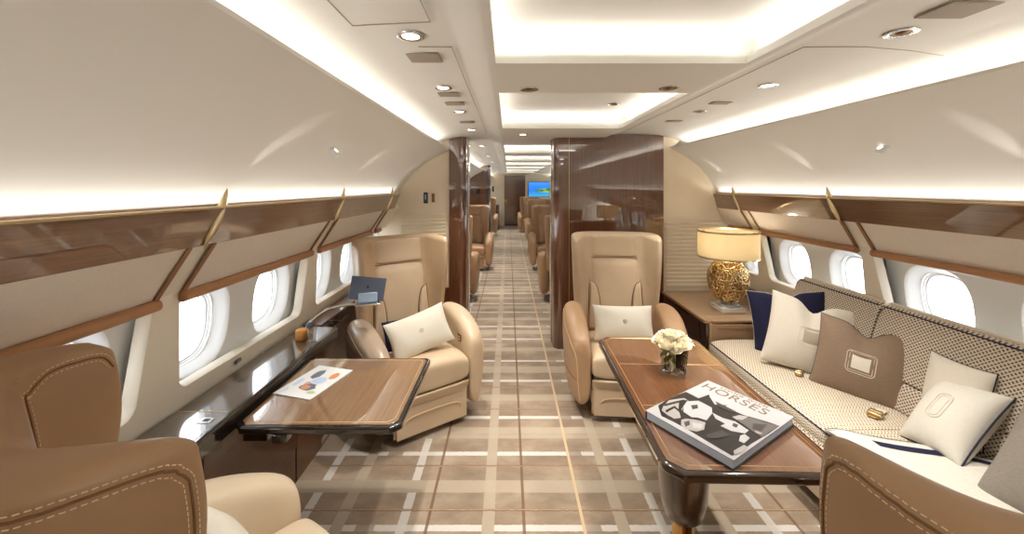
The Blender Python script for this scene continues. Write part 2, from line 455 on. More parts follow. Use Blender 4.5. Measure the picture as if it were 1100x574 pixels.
        oval = lambda sx, sz: [(sx * abs(math.cos(a)) ** .75 * (1 if math.cos(a) > 0 else -1), sz * abs(math.sin(a)) ** .75 * (1 if math.sin(a) > 0 else -1)) for a in [2 * PI * i / 48 for i in range(48)]]
        mbp, mbz, mbg, mbf = MB(), MB(), MB(), MB()
        for h in (-1, 1):
            wy = cy + h * .2665
            ra, rb = (-.2665, HP - .2665) if h > 0 else (.2665 - HP, .2665); rect = [(ra, pz0 - pcz), (rb, pz0 - pcz), (rb, pz1 - pcz), (ra, pz1 - pcz)]
            an = sorted(set([2 * PI * i / 48 for i in range(48)] + [math.atan2(p[1], p[0]) % (2 * PI) for p in rect]))
            A0 = loop_at(rect, an); A1 = loop_at(oval(.175, .20), an)
            def Q(p, off, sc=1.0): z = p[1] * sc + pcz; return (w(pxx(z), off), wy + p[0] * sc, z)
            mbp.loft([[Q(p, 0) for p in A0], [Q(p, 0) for p in A1]], True, False, False)
            B = oval(.175, .20)
            mbz.loft([[Q(p, 0) for p in B], [Q(p, .004, .97) for p in B], [Q(p, .02, .93) for p in B], [Q(p, .055, .80) for p in B], [Q(p, .06, .785) for p in B]], True, False, False)
            C = oval(.132, .158)
            mbf.loft([[Q(p, .055, 1.05) for p in C], [Q(p, .055) for p in C], [Q(p, .066, .985) for p in C], [Q(p, .066, .955) for p in C], [Q(p, .075, .95) for p in C], [Q(p, .075, .90) for p in C], [Q(p, .10, .88) for p in C]], True, False, False)
            mbg.add([Q(p, .085, .92) for p in C], [tuple(range(48)) if sg < 0 else tuple(reversed(range(48)))])
        rr4 = [(ymin, pz0), (ymax, pz0), (ymax, pz1), (ymin, pz1)]
        mbp.loft([[(pxx(z), y, z) for y, z in rr4], [(w(wx(z), .008), y, z) for y, z in rr4]], True, False, False)
        mbp.build('bay_panel', 'window_panel', bay, angle=50)
        mbz.build('window_bezel', 'window_bezel', bay, angle=60)
        mbf.build('window_frame', 'window_bezel', bay, angle=30)
        mbg.build('window_pane', 'window_glass', bay, smooth=False)
        # leather rail
        if cy < 4.3:
            e = S['pitch'] / 2 - .055
            y_a, y_b = cy - e, min(cy + e, 3.93)
            trim(MB().tube([(w(rx, -.012), y_a - .004, rz_ + .002), (w(rx, -.012), y_a, rz_ + .002), (w(rx, -.012), y_b, rz_ + .002), (w(rx, -.012), y_b + .004, rz_ + .002)], [.015, .021, .021, .015], 14),
                 'leather_rail', 'tan leather wrapped rail above the windows')
            nf = MB().grid(1, 1, lambda u, v: (lerp(w(bx_, .004), w(rx, .004), u), lerp(y_a + .015, y_b - .015, v), lerp(bz + .004, rz_ + .01, u)), flip=sg < 0)
            struct(nf.build('wall_' + side + '_panel_%d' % win_n, 'panel_fabric'))
            for ye in (y_a + .005, y_b - .005):
                if ye > 3.9: continue
                mb = MB(); q = [Vector((w(bx_, .006), 0, bz)), Vector((w(rx, -.002), 0, rz_ + .015))]
                for yy in (ye,):
                    mb.add([(q[0].x, yy - .012, q[0].z), (q[0].x, yy + .012, q[0].z), (q[1].x, yy + .012, q[1].z), (q[1].x, yy - .012, q[1].z)] +
                           [(w(p[0], -.01), p[1], p[2]) for p in ((q[0].x, yy - .012, q[0].z), (q[0].x, yy + .012, q[0].z), (q[1].x, yy + .012, q[1].z), (q[1].x, yy - .012, q[1].z))],
                           [(0, 1, 2, 3), (7, 6, 5, 4), (0, 4, 5, 1), (1, 5, 6, 2), (2, 6, 7, 3), (3, 7, 4, 0)])
                trim(mb, 'leather_strap', 'narrow brown leather strap running up to the veneer band', bevel=.003)
            # gold fin
            yb = cy - S['pitch'] / 2 + .0 if sg < 0 else cy - S['pitch'] / 2 + .06
            if yb < 3.9:
                mb = MB(); rings = []
                for i in range(13):
                    t = i / 12; wd = .002 + .017 * math.sin(PI * min(1, t * 1.0)) ** .7
                    p0 = Vector((bx_ - sg * .004, yb, bz - .012)); p1 = Vector((tx - sg * (-.012), yb + .075, tz + .075)); p = p0.lerp(p1, t)
                    dp = .001 + .026 * math.sin(PI * t) ** .8
                    rings.append([(p.x - sg * dp * math.cos(a) * (1 if math.cos(a) > 0 else .15), p.y + wd * math.sin(a), p.z + dp * .3 * math.cos(a)) for a in [2 * PI * j / 12 for j in range(12)]])
                mb.loft(rings)
                trim(mb, 'gold_brushed', 'gold pointed fin crossing the veneer band')
                if yb > .2:
                    L = bpy.data.lights.new('fin_uplight', 'SPOT'); L.energy = 1.6; L.spot_size = R(24); L.spot_blend = 1.0; L.color = (1, .95, .88); L.shadow_soft_size = .006
                    o = bpy.data.objects.new('fin_uplight', L); COL.objects.link(o); o.location = (w(tx, .004), yb + .09, tz + .03)
                    o.rotation_euler = (Vector((w(lerp(tx, lipx, .3), .05), yb + .13, lerp(tz, lipz, .3) + .035)) - o.location).to_track_quat('-Z', 'Y').to_euler()
# back wall behind the camera
mb = MB().add([(-1.6, Y0, 0), (2.6, Y0, 0), (2.6, Y0, 2.5), (-1.6, Y0, 2.5)], [(0, 1, 2, 3)])
struct(mb.build('wall_back', 'panel_cream', smooth=False))

# ---------------------------------------------------------------- ceiling
TX0, TX1 = -.05, .95
trays = [(-1.6, -.35), (.15, 1.58), (2.08, 3.36)] + [(4.75 + 1.75 * k, 5.85 + 1.75 * k) for k in range(6)]
def cprof(sgn):
    # from the central rim outward to the cove
    if sgn < 0: pts = [(-.05, 2.14), (-.075, 2.14), (-.085, 2.142), (-.13, 2.160), (-.175, 2.178), (-.205, 2.183), (-.36, 2.179), (-.50, 2.165), (-.62, 2.145), (-.72, 2.115), (-.79, 2.075), (-.82, 2.03)]
    else: pts = [(.95, 2.14), (.975, 2.14), (.985, 2.142), (1.03, 2.160), (1.075, 2.178), (1.105, 2.183), (1.36, 2.179), (1.52, 2.165), (1.65, 2.145), (1.75, 2.115), (1.82, 2.075), (1.855, 2.03)]
    return pts
for nm, sgn in (('left', -1), ('right', 1)):
    pr = cprof(sgn)
    mb = MB().grid(len(pr) - 1, 40, lambda u, v: (pr[round(u * (len(pr) - 1))][0], lerp(Y0, Y1, v), pr[round(u * (len(pr) - 1))][1]), flip=sgn < 0)
    struct(mb.build('ceiling_' + nm, 'ceiling_paint', angle=60), 'cream ceiling panel beside the lit trays')
# centre strips (lintels) and trays
mb = MB(); yprev = Y0
for (a, b) in trays + [(Y1, Y1)]:
    mb.add([(TX0, yprev, 2.14), (TX1, yprev, 2.14), (TX1, a, 2.14), (TX0, a, 2.14)], [(3, 2, 1, 0)]); yprev = b
struct(mb.build('ceiling', 'ceiling_paint', smooth=False), 'cream ceiling between the lit trays')
for i, (a, b) in enumerate(trays):
    mb = MB(); g = .07
    lo = [(TX0, a), (TX1, a), (TX1, b), (TX0, b)]
    o2 = [(TX0 - g, a - g), (TX1 + g, a - g), (TX1 + g, b + g), (TX0 - g, b + g)]
    R0 = [(x, y, 2.14) for x, y in lo]; R1 = [(x, y, 2.168) for x, y in lo]; R2 = [(x, y, 2.168) for x, y in o2]; R3 = [(x, y, 2.25) for x, y in o2]
    g2 = .03; o3 = [(TX0 + g2, a + g2), (TX1 - g2, a + g2), (TX1 - g2, b - g2), (TX0 + g2, b - g2)]
    R4 = [(x, y, 2.275) for x, y in o3]
    mb.loft([R0, R1, R2, R3, R4], True, False, True)
    struct(mb.build('ceiling_tray_%d' % (i + 1), 'ceiling_paint', smooth=False), 'recessed ceiling tray glowing along its edges')
def area(name, loc, rot, sx, sy, power, col=(1, .86, .68), par=None):
    L = bpy.data.lights.new(name, 'AREA'); L.shape = 'RECTANGLE'; L.size = sx; L.size_y = sy; L.energy = power; L.color = col
    o = bpy.data.objects.new(name, L); COL.objects.link(o); o.location = loc; o.rotation_euler = rot; return o
WARM = (1.0, .955, .90)
KT = .85
for i, (a, b) in enumerate(trays):
    k = KT * (2.2 if i > 2 else 1)
    L = b - a; z = 2.185; g = .045
    # strips face up, hidden in the cove behind the lip
    area('cove_led', (TX0 - g, (a + b) / 2, z), (R(180), R(28), 0), .02, L, k * L / 1.4, WARM)
    area('cove_led', (TX1 + g, (a + b) / 2, z), (R(180), R(-28), 0), .02, L, k * L / 1.4, WARM)
    area('cove_led', ((TX0 + TX1) / 2, a - g, z), (R(180 - 28), 0, 0), 1.0, .02, k * .75, WARM)
    area('cove_led', ((TX0 + TX1) / 2, b + g, z), (R(180 + 28), 0, 0), 1.0, .02, k * .75, WARM)
KC, KS = .9, .72
for (a, b) in ((Y0 + .05, 3.95), (4.3, 10.2), (10.2, 16.3)):
    L = b - a; m_ = (a + b) / 2
    area('cove_led', (-.62 - .10, m_, 2.036), (R(180), R(25), 0), .025, L, KC * L, WARM)
    area('cove_led', (1.655 + .10, m_, 2.046), (R(180), R(-25), 0), .025, L, KC * L, WARM)
    area('cove_led', (-1.10 - .032, m_, 1.562), (R(180), R(30), 0), .012, L, KS * L, WARM)
    area('cove_led', (2.06 + .032, m_, 1.567), (R(180), R(-30), 0), .012, L, KS * L, WARM)

# ---------------------------------------------------------------- bulkheads
def wall_outline(side, inner_x, yz_top=2.16):
    """outline (x, z) of a cross wall from inner_x out to the side wall"""
    S = SIDES[side]; sg = S['s']; lx, lz = S['lip']; tx, tz = S['strip_t']
    pts = [(inner_x, 0), (inner_x, yz_top), (lx + sg * .15, yz_top), (lx + sg * .01, lz)]
    for k in range(1, 12):
        t = 1 - k / 12; x = lerp(tx + sg * .085, lx, t); z = lerp(tz - .03, lz, t); b = .075 * math.sin(PI * t)
        pts.append((x + sg * (b * .75 + .01), z + b * .55))
    pts += [(S['rail'][0] + sg * .06, 1.4), (S['pan'][0] + sg * .02, 1.0), (S['low'][0] + sg * .02, .0)]
    return pts
def xz_prism(mb, pts, y0, y1):
    n = len(pts)
    mb.add([(x, y0, z) for x, z in pts] + [(x, y1, z) for x, z in pts], [tuple(range(n)), tuple(reversed(range(n, 2 * n)))] + [(i, i + n, (i + 1) % n + n, (i + 1) % n) for i in range(n)])
    return mb
# right glossy veneer bulkhead with a rounded aisle edge
poly = [(.62, 4.13), (1.57, 4.13), (1.57, 4.00), (.56, 4.00)]
for k in range(9):
    a = R(270 - 90 * k / 8 * 1.0); poly.append((.53 + .07 * math.cos(a), 4.07 + .07 * math.sin(a)))
poly += [(.46, 4.30), (.50, 4.34), (.62, 4.34)]
poly = [(.56, 4.00), (1.57, 4.00), (1.57, 4.13), (.62, 4.13), (.62, 4.36), (.46, 4.36)] + [(.53 + .07 * math.cos(R(180 + 90 * k / 8)), 4.07 + .07 * math.sin(R(180 + 90 * k / 8))) for k in range(8)]
bk = struct(MB().prism(poly, 0, 2.165).build('wall_bulkhead_right', 'veneer_bulkhead', angle=50), 'tall glossy brown veneer bulkhead behind the right armchair')
trim(MB().box((.615, 3.998, 1.07), (.004, .004, 2.14)), 'inlay', 'thin vertical inlay on the veneer bulkhead')
trim(MB().box((.453, 4.22, 1.07), (.012, .10, 2.14)), 'chrome', 'polished metal edge of the right bulkhead', bevel=.003)
mb = xz_prism(MB(), wall_outline('right', 1.57), 4.03, 4.10); struct(mb.build('wall_front_right', 'panel_cream', angle=30), 'cream end panel with horizontal ribs beside the veneer bulkhead')
def ribs(x0, x1, z0, z1, y, n):
    mb = MB()
    for k in range(n):
        z = lerp(z0, z1, (k + .5) / n); h = (z1 - z0) / n
        q = [(y, -h * .45), (y - .009, -h * .30), (y - .009, h * .2), (y, h * .45)]
        mb.add([(x, a, z + b) for x in (x0, x1) for a, b in q], [(0, 1, 5, 4), (1, 2, 6, 5), (2, 3, 7, 6), (0, 3, 2, 1), (4, 5, 6, 7)])
    return mb
trim(ribs(1.60, 2.17, .62, 1.30, 4.03, 17), 'panel_cream', 'cream horizontal ribs on the right end panel', smooth=False)
# left
poly = [(-.62, 4.15), (-.61, 4.15)] + [(-.51 + .07 * math.cos(R(270 + 90 * k / 8)), 4.22 + .07 * math.sin(R(270 + 90 * k / 8))) for k in range(9)] + [(-.44, 4.5), (-.62, 4.5)]
struct(MB().prism(poly, 0, 2.165).build('wall_bulkhead_left', 'veneer_bulkhead', angle=50), 'glossy brown veneer column left of the aisle')
trim(MB().box((-.434, 4.36, 1.07), (.012, .12, 2.14)), 'chrome', 'polished metal edge of the left column', bevel=.003)
mb = xz_prism(MB(), [(x, z) for x, z in reversed(wall_outline('left', -.62))], 4.18, 4.26); struct(mb.build('wall_front_left', 'panel_cream', angle=30), 'cream end panel with horizontal ribs behind the left armchair')
trim(ribs(-1.13, -.66, .60, 1.36, 4.18, 19), 'panel_cream', 'cream horizontal ribs on the left end panel', smooth=False)
trim(MB().box((-.99, 4.165, .29), (.74, .03, .58)), 'veneer_bulkhead', 'brown veneer base of the left end panel')
# far partition left following the side wall
mb = xz_prism(MB(), [(x, z) for x, z in reversed(wall_outline('left', -.52))], 9.8, 9.9)
struct(mb.build('wall_partition', 'veneer_bulkhead', angle=30), 'brown glossy partition with a curved top far down the aisle')
mb = MB().lathe([(.07, 0), (.07, 2.165)], (-.51, 9.86, 0), 20); trim(mb, 'veneer_dark', 'dark rounded end of the far partition')
mb = xz_prism(MB(), wall_outline('right', .95), 9.8, 9.9)
# end wall with door
pts = [(-1.6, 0), (2.6, 0), (2.6, 2.4), (-1.6, 2.4)]
struct(xz_prism(MB(), pts, 16.3, 16.38).build('wall_end', 'panel_cream', smooth=False), 'cream end wall far down the aisle')
dr = thing('door_1', 'dark brown veneer door closing the far end of the aisle', None, (.27, 16.28, 0)); dr['kind'] = 'structure'
MB().box((0, 0, 1.05), (.86, .04, 2.06)).build('door_leaf', 'veneer_bulkhead', dr, bevel=.004)
mb = MB().box((-.47, -.01, 1.07), (.07, .06, 2.14)).box((.47, -.01, 1.07), (.07, .06, 2.14)).box((0, -.01, 2.11), (.94, .06, .05)); mb.build('door_frame', 'panel_cream', dr, bevel=.003)
mb = MB().box((-.37, -.03, 1.03), (.05, .02, .16)).tube([(-.37, -.05, 1.03), (-.29, -.05, 1.03)], .01); mb.build('door_handle', 'brass', dr)
MB().box((.08, -.03, .38), (.10, .02, .05)).build('door_vent', 'brass', dr)
# ceiling seam lines
def seam(pts, w=.0035):
    mb = MB()
    for (a, b) in zip(pts[:-1], pts[1:]):
        a = Vector(a); b = Vector(b); mb.tube([a, b], w / 2, 4)
    return mb
trim(seam([(-.25, .6, 2.1775), (-.25, 1.27, 2.1775), (-.50, 1.27, 2.165), (-.50, .6, 2.165)]).add([], []), 'seam_grey', 'fine seam around a ceiling access panel')
trim(seam([(-.215, 1.5, 2.1775), (-.215, 3.9, 2.1775)]), 'seam_grey', 'long seam line in the left ceiling')
trim(seam([(-.215, 1.5, 2.1775), (-.34, 1.5, 2.178)]), 'seam_grey', 'short seam line in the left ceiling')
trim(seam([(1.12, 1.5, 2.1775), (1.12, 3.9, 2.1775)]), 'seam_grey', 'long seam line in the right ceiling')
trim(seam([(1.12, 1.5, 2.1775), (1.36, 1.5, 2.178), (1.52, 1.5, 2.165), (1.65, 1.5, 2.145)]), 'seam_grey', 'seam line curving over the right ceiling')

# downlights
def downlight(x, y, z, label, group, tilt=0, lit=True, power=38):
    t = thing('ceiling_downlight', label, 'ceiling light', (x, y, z), 0, group)
    MB().lathe([(.030, .004), (.030, -.001), (.040, -.004), (.047, -.002), (.048, .001)], n=28, caps=False).build('trim_ring', 'steel', t)
    if lit:
        MB().lathe([(.0005, .0), (.029, .001)], n=24, caps=False).build('bulb', 'downlight_glow', t)
    else:
        MB().lathe([(.0005, -.006), (.012, -.004), (.018, .001), (.029, .001)], n=24, caps=False).build('bulb', 'gold_dark', t)
    L = bpy.data.lights.new('downlight_beam', 'SPOT'); L.energy = power; L.spot_size = R(75); L.spot_blend = .7; L.color = (1, .92, .82); L.shadow_soft_size = .03
    o = bpy.data.objects.new('downlight_beam', L); COL.objects.link(o); o.location = (x, y, z - .012)
    return t
G = 'round downlights in the ceiling'
downlight(-.343, 1.39, 2.176, 'lit round downlight in left ceiling, nearest the camera', G)
downlight(-.35, 2.12, 2.176, 'lit round downlight in left ceiling between two grey vents', G)
downlight(-.345, 2.8, 2.176, 'third small downlight along the left ceiling', G)
downlight(-.345, 3.7, 2.176, 'farthest downlight along the left ceiling before the bulkhead', G)
downlight(.105, 2.0, 2.138, 'left downlight on the crossbar between the two ceiling trays', G, lit=False)
downlight(.80, 1.97, 2.138, 'right downlight on the crossbar between the two ceiling trays', G, lit=False)
downlight(.80, 3.0, 2.272, 'tiny downlight inside the second ceiling tray', G, lit=False, power=10)
downlight(1.35, 1.36, 2.176, 'round downlight in right ceiling, nearest the camera', G, lit=False)
downlight(1.36, 2.07, 2.176, 'second round downlight along the right ceiling', G)
downlight(1.36, 2.8, 2.176, 'third downlight along the right ceiling', G, lit=False)
downlight(.14, 3.75, 2.138, 'small downlight on the crossbar in front of the aisle opening', G)
for yy in (5.2, 6.95, 8.7, 11.3, 13.9):
    downlight(-.345, yy, 2.176, 'tiny lit downlight over the far aisle beyond the bulkheads', 'tiny downlights over the far aisle', power=85)
def vent(x, y, z, w, d, label):
    t = thing('ceiling_vent', label, 'vent', (x, y, z), 0, 'grey ceiling vents')
    MB().box((0, 0, 0), (w, d, .006)).build('vent_plate', 'vent_taupe', t, bevel=.002)
vent(-.343, 1.62, 2.175, .13, .11, 'taupe rectangular vent in left ceiling behind the nearest downlight')
vent(-.34, 2.27, 2.175, .12, .09, 'small taupe vent in left ceiling just past the second downlight')
vent(-.34, 2.52, 2.175, .12, .09, 'small taupe vent in left ceiling before the third downlight')
vent(-.34, 3.25, 2.175, .12, .09, 'farthest taupe vent in the left ceiling')
vent(1.34, 1.18, 2.175, .15, .11, 'large taupe vent in right ceiling near the top edge')
vent(1.34, 2.5, 2.175, .12, .07, 'thin taupe vent in right ceiling past the second downlight')
vent(1.34, 3.2, 2.175, .12, .07, 'thin taupe vent in right ceiling, the farther one')
# wall reading lights
def wall_light(x, y, z, sg, label):
    t = thing('reading_light', label, 'wall light', (x, y, z), 0, 'small reading lights on the curved walls')
    M = Matrix.Rotation(R(-sg * 48), 4, 'Y')
    MB().lathe([(.0005, .012), (.016, .012), (.024, .008), (.028, 0), (.028, -.01)], n=24, sy=1.35, caps=False).xf(M).build('light_body', 'window_bezel', t)
    MB().lathe([(.0005, .0135), (.010, .0133), (.012, .011)], n=16, sy=1.3, caps=False).xf(M).build('light_lens', 'reading_glow', t)
wall_light(-.905, 2.06, 1.828, -1, 'small oval reading light on the left curved wall')
wall_light(1.925, 2.04, 1.842, 1, 'small oval reading light on the right curved wall')
# ================================================================= ARMCHAIR
def y_back(z): return .20 + (z - .42) * .16
def wing_f(z): return .045 + .145 * sstep(.55, 1.12, z)
def wing_w(z): return .345 - .015 * sstep(.9, .6, z) + .01 * sstep(.9, 1.2, z)
def half_ring(z, grow=1.0):
    y0 = y_back(z); f = wing_f(z); ow = wing_w(z); pw = .205
    inner = [(0, y0), (pw * .6, y0), (pw, y0 - .006), (pw + .045, y0 - .30 * f), (ow - .052, y0 - .82 * f)]
    tip = [(ow - .034, y0 - 1.02 * f), (ow - .008, y0 - .99 * f)]
    outer = [(ow + .010, y0 - .75 * f), (ow + .012, y0 - .25 * f), (ow - .004, y0 + .05), (pw + .04, y0 + .10), (pw * .6, y0 + .118), (0, y0 + .12)]
    return inner + tip + outer       # 13 points
LIFT = [.03]
def z_lift(x, y, z):
    """the wing tips sit lower than the back of the headrest"""
    y0 = y_back(z); t = (y - (y0 - wing_f(z)))
    return z + sstep(.9, 1.2, z) * (LIFT[0] * min(1, max(0, t) / .15) - .003)
def shell_mb():
    mb = MB(); zs = [.40, .50, .62, .74, .86, .98, 1.08, 1.15, 1.19, 1.205]; rings = []
    for z in zs:
        h = half_ring(z); full = h + [(-x, y) for x, y in reversed(h[1:-1])]
        rings.append([Vector((x, y, z_lift(x, y, z))) for x, y in full])
    # rounded top: inset towards the mid line of the wall thickness
    h = half_ring(1.205); pair = {0: 12, 1: 11, 2: 10, 3: 9, 4: 8, 5: 7, 6: 6}
    def inset(k, dz):
        out = []
        for i, (x, y) in enumerate(h):
            j = 12 - i if i != 6 else 5
            if i == 5: j = 6
            mx, my = (x + h[j][0]) / 2, (y + h[j][1]) / 2
            if i in (5, 6):
                mx, my = h[4][0] * .5 + h[8][0] * .5, (h[4][1] + h[8][1]) / 2
            if i == 0 or i == 12: mx = 0
            nx, ny = lerp(x, mx, k), lerp(y, my, k); out.append((nx, ny, dz))
        full = out + [(-x, y, d) for x, y, d in reversed(out[1:-1])]
        return [Vector((x, y, z_lift(x, y, 1.205) + d)) for x, y, d in full]
    rings.append(inset(.30, .016)); rings.append(inset(.75, .022))
    n = len(rings[0]); mb.loft(rings, True, True, False)
    base = (len(rings) - 1) * n
    for i in range(5):
        a, b = i, i + 1; c, d = 12 - i - 1, 12 - i
        mb.f.append((base + a, base + b, base + c, base + d))
        mb.f.append((base + (n - a) % n, base + (n - d) % n, base + (n - c) % n, base + (n - b) % n))
    mb.f.append((base + 5, base + 6, base + 7)); mb.f.append((base + n - 5, base + n - 7, base + n - 6))
    return mb
def back_pad(outline, t, nu=14, nv=14, y_off=.0):
    """padded panel lying on the seat back; outline(u,v)->(x,z)"""
    def fn(u, v):
        x, z = outline(u, v); a = 1 - abs(2 * u - 1) ** 7; b = 1 - abs(2 * v - 1) ** 9
        bow = .0
        return (x, y_back(z) - y_off - t * math.sqrt(max(0, a * b)) + .004, z_lift(x, y_back(z), z))
    return MB().grid(nu, nv, fn)
def project(pts, bvh, off, inner=False):
    out = []
    for p in pts:
        q, nrm, idx, dd = bvh.find_nearest(Vector(p))
        out.append(q + nrm * off)
    return out
def make_armchair(label, group=None, near=False, mats=('leather_tan', 'leather_cream', 'leather_cream'), detail=True, loc=(0, 0, 0), rz=0, cat='armchair', seat_m=None, arm_ms=None):
    shell_m, pad_m, arm_m = mats
    t = thing('armchair', label, cat, (0, 0, 0), 0, group)
    sh = shell_mb().build('backrest', shell_m, t, sub=2)
    # central pads: headrest and back panel
    hp = back_pad(lambda u, v: (lerp(-.205, .205, u), lerp(1.035, 1.205, v)), .022).build('headrest', pad_m, t)
    bp = back_pad(lambda u, v: (lerp(-1, 1, u) * lerp(.222, .205, v), lerp(.46, 1.03, v)), .030, 18, 18).build('back_cushion', pad_m, t)
    # leaf-shaped side bolsters
    for s in (-1, 1):
        def ol(u, v):
            z = lerp(.46, .86, v); wdt = .105 * math.sqrt(max(0, 1 - v ** 2.2))
            xo = lerp(.235, .203, v); x = xo - wdt * (1 - u) if s > 0 else xo - wdt * u
            return (s * x, z)
        b = back_pad(ol, .036, 10, 14, .012).build('side_bolster', pad_m, t)
        if detail:
            pts = [Vector((s * (lerp(.235, .203, v) - .105 * math.sqrt(max(0, 1 - v ** 2.2))), y_back(lerp(.46, .86, v)) - .032, lerp(.46, .86, v))) for v in [k / 16 for k in range(17)]]
            MB().tube(pts, .0028, 6).build('bolster_seam', 'stitch_line', b)
    if detail:
        mb = MB().tube([(x, y_back(1.033) - .006 - .014 * (1 - abs(x / .2) ** 6), z_lift(x, y_back(1.033), 1.033)) for x in [-.2 + .4 * k / 12 for k in range(13)]], .003, 6)
        for s in (-1, 1):
            mb.tube([(s * lerp(.224, .207, k / 14), y_back(z) - .013, z_lift(.2, y_back(z), z)) for k, z in [(k, lerp(.48, 1.2, k / 14)) for k in range(15)]], .004, 6)
        mb.build('back_seam', 'stitch_line', t)
    # seat cushion
    mb = MB(); rings = []
    for k, (yy, zt, zb, hw) in enumerate([(-.365, .43, .34, .245), (-.36, .462, .315, .262), (-.33, .485, .305, .268), (-.25, .495, .30, .27), (-.05, .485, .30, .27), (.12, .475, .30, .268), (.22, .46, .32, .26)]):
        rings.append([Vector((x * hw, yy, lerp(zb, zt, q))) for x, q in [(-.93, 0), (-1, .25), (-1, .75), (-.93, .95), (-.5, 1.03), (0, 1.06), (.5, 1.03), (.93, .95), (1, .75), (1, .25), (.93, 0), (0, 0)]])
    mb.loft(rings); mb.build('seat', seat_m or pad_m, t, sub=2)
    # lower body with leg-rest panel
    mb = MB(); mb.prism(roundrect(.50, .54, .05, 4, 0, -.05), .05, .30)
    mb.build('base', shell_m, t, bevel=.01)
    mb = MB()
    mb.grid(10, 10, lambda u, v: (lerp(-.262, .262, u), -.350 - .016 * math.sqrt(max(0, (1 - abs(2 * u - 1) ** 8) * (1 - abs(2 * v - 1) ** 6))) + (1 - v) * .03, lerp(.225, .305, v)))
    mb.grid(10, 10, lambda u, v: (lerp(-.262, .262, u), -.318 - .018 * math.sqrt(max(0, (1 - abs(2 * u - 1) ** 8) * (1 - abs(2 * v - 1) ** 6))) + (1 - v) * .015, lerp(.045, .228, v)))
    mb.box((0, -.31, .17), (.50, .05, .24))
    lp = mb.build('leg_rest', pad_m, t, angle=60)
    if detail:
        pts = [(-.20, -.322, .075), (-.203, -.332, .12), (-.19, -.338, .155), (-.14, -.342, .175), (0, -.344, .182), (.14, -.342, .175), (.19, -.338, .155), (.203, -.332, .12), (.20, -.322, .075)]
        MB().tube(bezier(pts, 5), .0035, 6).build('leg_rest_piping', 'piping_light', lp)
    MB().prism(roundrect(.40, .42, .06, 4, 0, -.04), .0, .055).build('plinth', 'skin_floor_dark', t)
    # arms
    for s in (-1, 1):
        st = [  # y, top, bottom, inner x, outer x
            (.225, .66, .22, .300, .395), (.19, .705, .14, .290, .428), (.10, .715, .09, .280, .448), (-.02, .705, .075, .272, .452),
            (-.14, .675, .075, .268, .442), (-.24, .635, .085, .266, .424), (-.315, .595, .10, .268, .402), (-.345, .555, .125, .274, .385), (-.355, .51, .16, .288, .366)]
        rings = []
        for (yy, zt, zb, xi, xo) in st:
            w_ = xo - xi; m_ = (xi + xo) / 2
            rings.append([Vector((s * x, yy, z)) for x, z in [(xi, zb + .03), (xi - .002, lerp(zb, zt, .5)), (xi, zt - .05), (xi + .02, zt - .012), (m_, zt + .004), (xo - .02, zt - .016), (xo, zt - .06), (xo - .002, lerp(zb, zt, .62)), (xo - .014, lerp(zb, zt, .3)), (xo - .035, zb + .02), (m_, zb)]])
            if s < 0: rings[-1].reverse()
        arm = MB().loft(rings).build('armrest', (arm_ms or {}).get(s, arm_m), t, sub=2)
        if detail:
            bpy.context.view_layer.update(); dg = bpy.context.evaluated_depsgraph_get(); bvh = BVHTree.FromObject(arm, dg)
            pts = bezier([(s * .44, .20, .63), (s * .45, .05, .66), (s * .45, -.12, .615), (s * .42, -.27, .55), (s * .38, -.36, .46), (s * .37, -.37, .30), (s * .37, -.37, .14)], 8)
            MB().tube(project(pts, bvh, .001), .0035, 6).build('arm_piping', 'piping_light', arm)
            pts = bezier([(s * .45, .20, .33), (s * .45, .0, .31), (s * .44, -.2, .30), (s * .37, -.36, .30)], 8)
            MB().tube(project(pts, bvh, .0), .0025, 6).build('arm_seam', 'stitch_line', arm)
            # control keys on the inner side
            if s > 0 and not near:
                mb = MB().box((s * .268, -.20, .545), (.008, .05, .055)); k = mb.build('control_panel', 'leather_strap', arm, bevel=.003)
                MB().box((s * .262, -.20, .555), (.006, .03, .010)).box((s * .262, -.20, .538), (.006, .03, .010)).build('control_key', 'chrome', k, bevel=.002)
    if near:
        bpy.context.view_layer.update(); dg = bpy.context.evaluated_depsgraph_get(); bvh = BVHTree.FromObject(sh, dg)
        def stitched(path, nm):
            p = project(path, bvh, .0008); MB().tube(p, .0022, 6).build(nm, 'stitch_line', sh)
            mb = MB()
            for off in (-.009, .009):
                acc = 0; last = p[0]; on = None
                # offset curves on the surface
                q = []
                for i in range(len(p)):
                    tdir = (p[min(i + 1, len(p) - 1)] - p[max(i - 1, 0)]).normalized(); loc_, nr, _, _ = bvh.find_nearest(p[i])
                    sd = tdir.cross(nr).normalized(); a, n2, _, _ = bvh.find_nearest(p[i] + sd * off); q.append(a + n2 * .0008)
                # dashes 7 mm long, 4 mm gap
                L = [0]
                for i in range(1, len(q)): L.append(L[-1] + (q[i] - q[i - 1]).length)
                def at(d):
                    for i in range(1, len(q)):
                        if L[i] >= d: return q[i - 1].lerp(q[i], (d - L[i - 1]) / max(1e-9, L[i] - L[i - 1]))
                    return q[-1]
                d = 0
                while d < L[-1] - .006:
                    mb.tube([at(d), at(d + .0033), at(d + .0066)], .0010, 4); d += .0105
            mb.build('stitching', 'stitch', sh)
        for s in (-1, 1):
            # outer face of the wing, following its top and front edges
            zt = lambda y, z: z
            pts = []
            for (yy, z) in [(.30, 1.225), (.22, 1.195), (.14, 1.160), (.115, 1.145)]: pts.append((s * .40, yy, z))
            pts = bezier([(s * .20, .52, 1.205), (s * .30, .46, 1.205), (s * .40, .36, 1.205), (s * .40, .29, 1.205), (s * .40, .22, 1.200), (s * .40, .175, 1.188), (s * .40, .147, 1.165), (s * .395, .134, 1.13), (s * .39, .131, 1.08), (s * .39, .133, .98), (s * .39, .146, .86), (s * .39, .156, .76)], 12)
            stitched(pts, 'wing_seam')
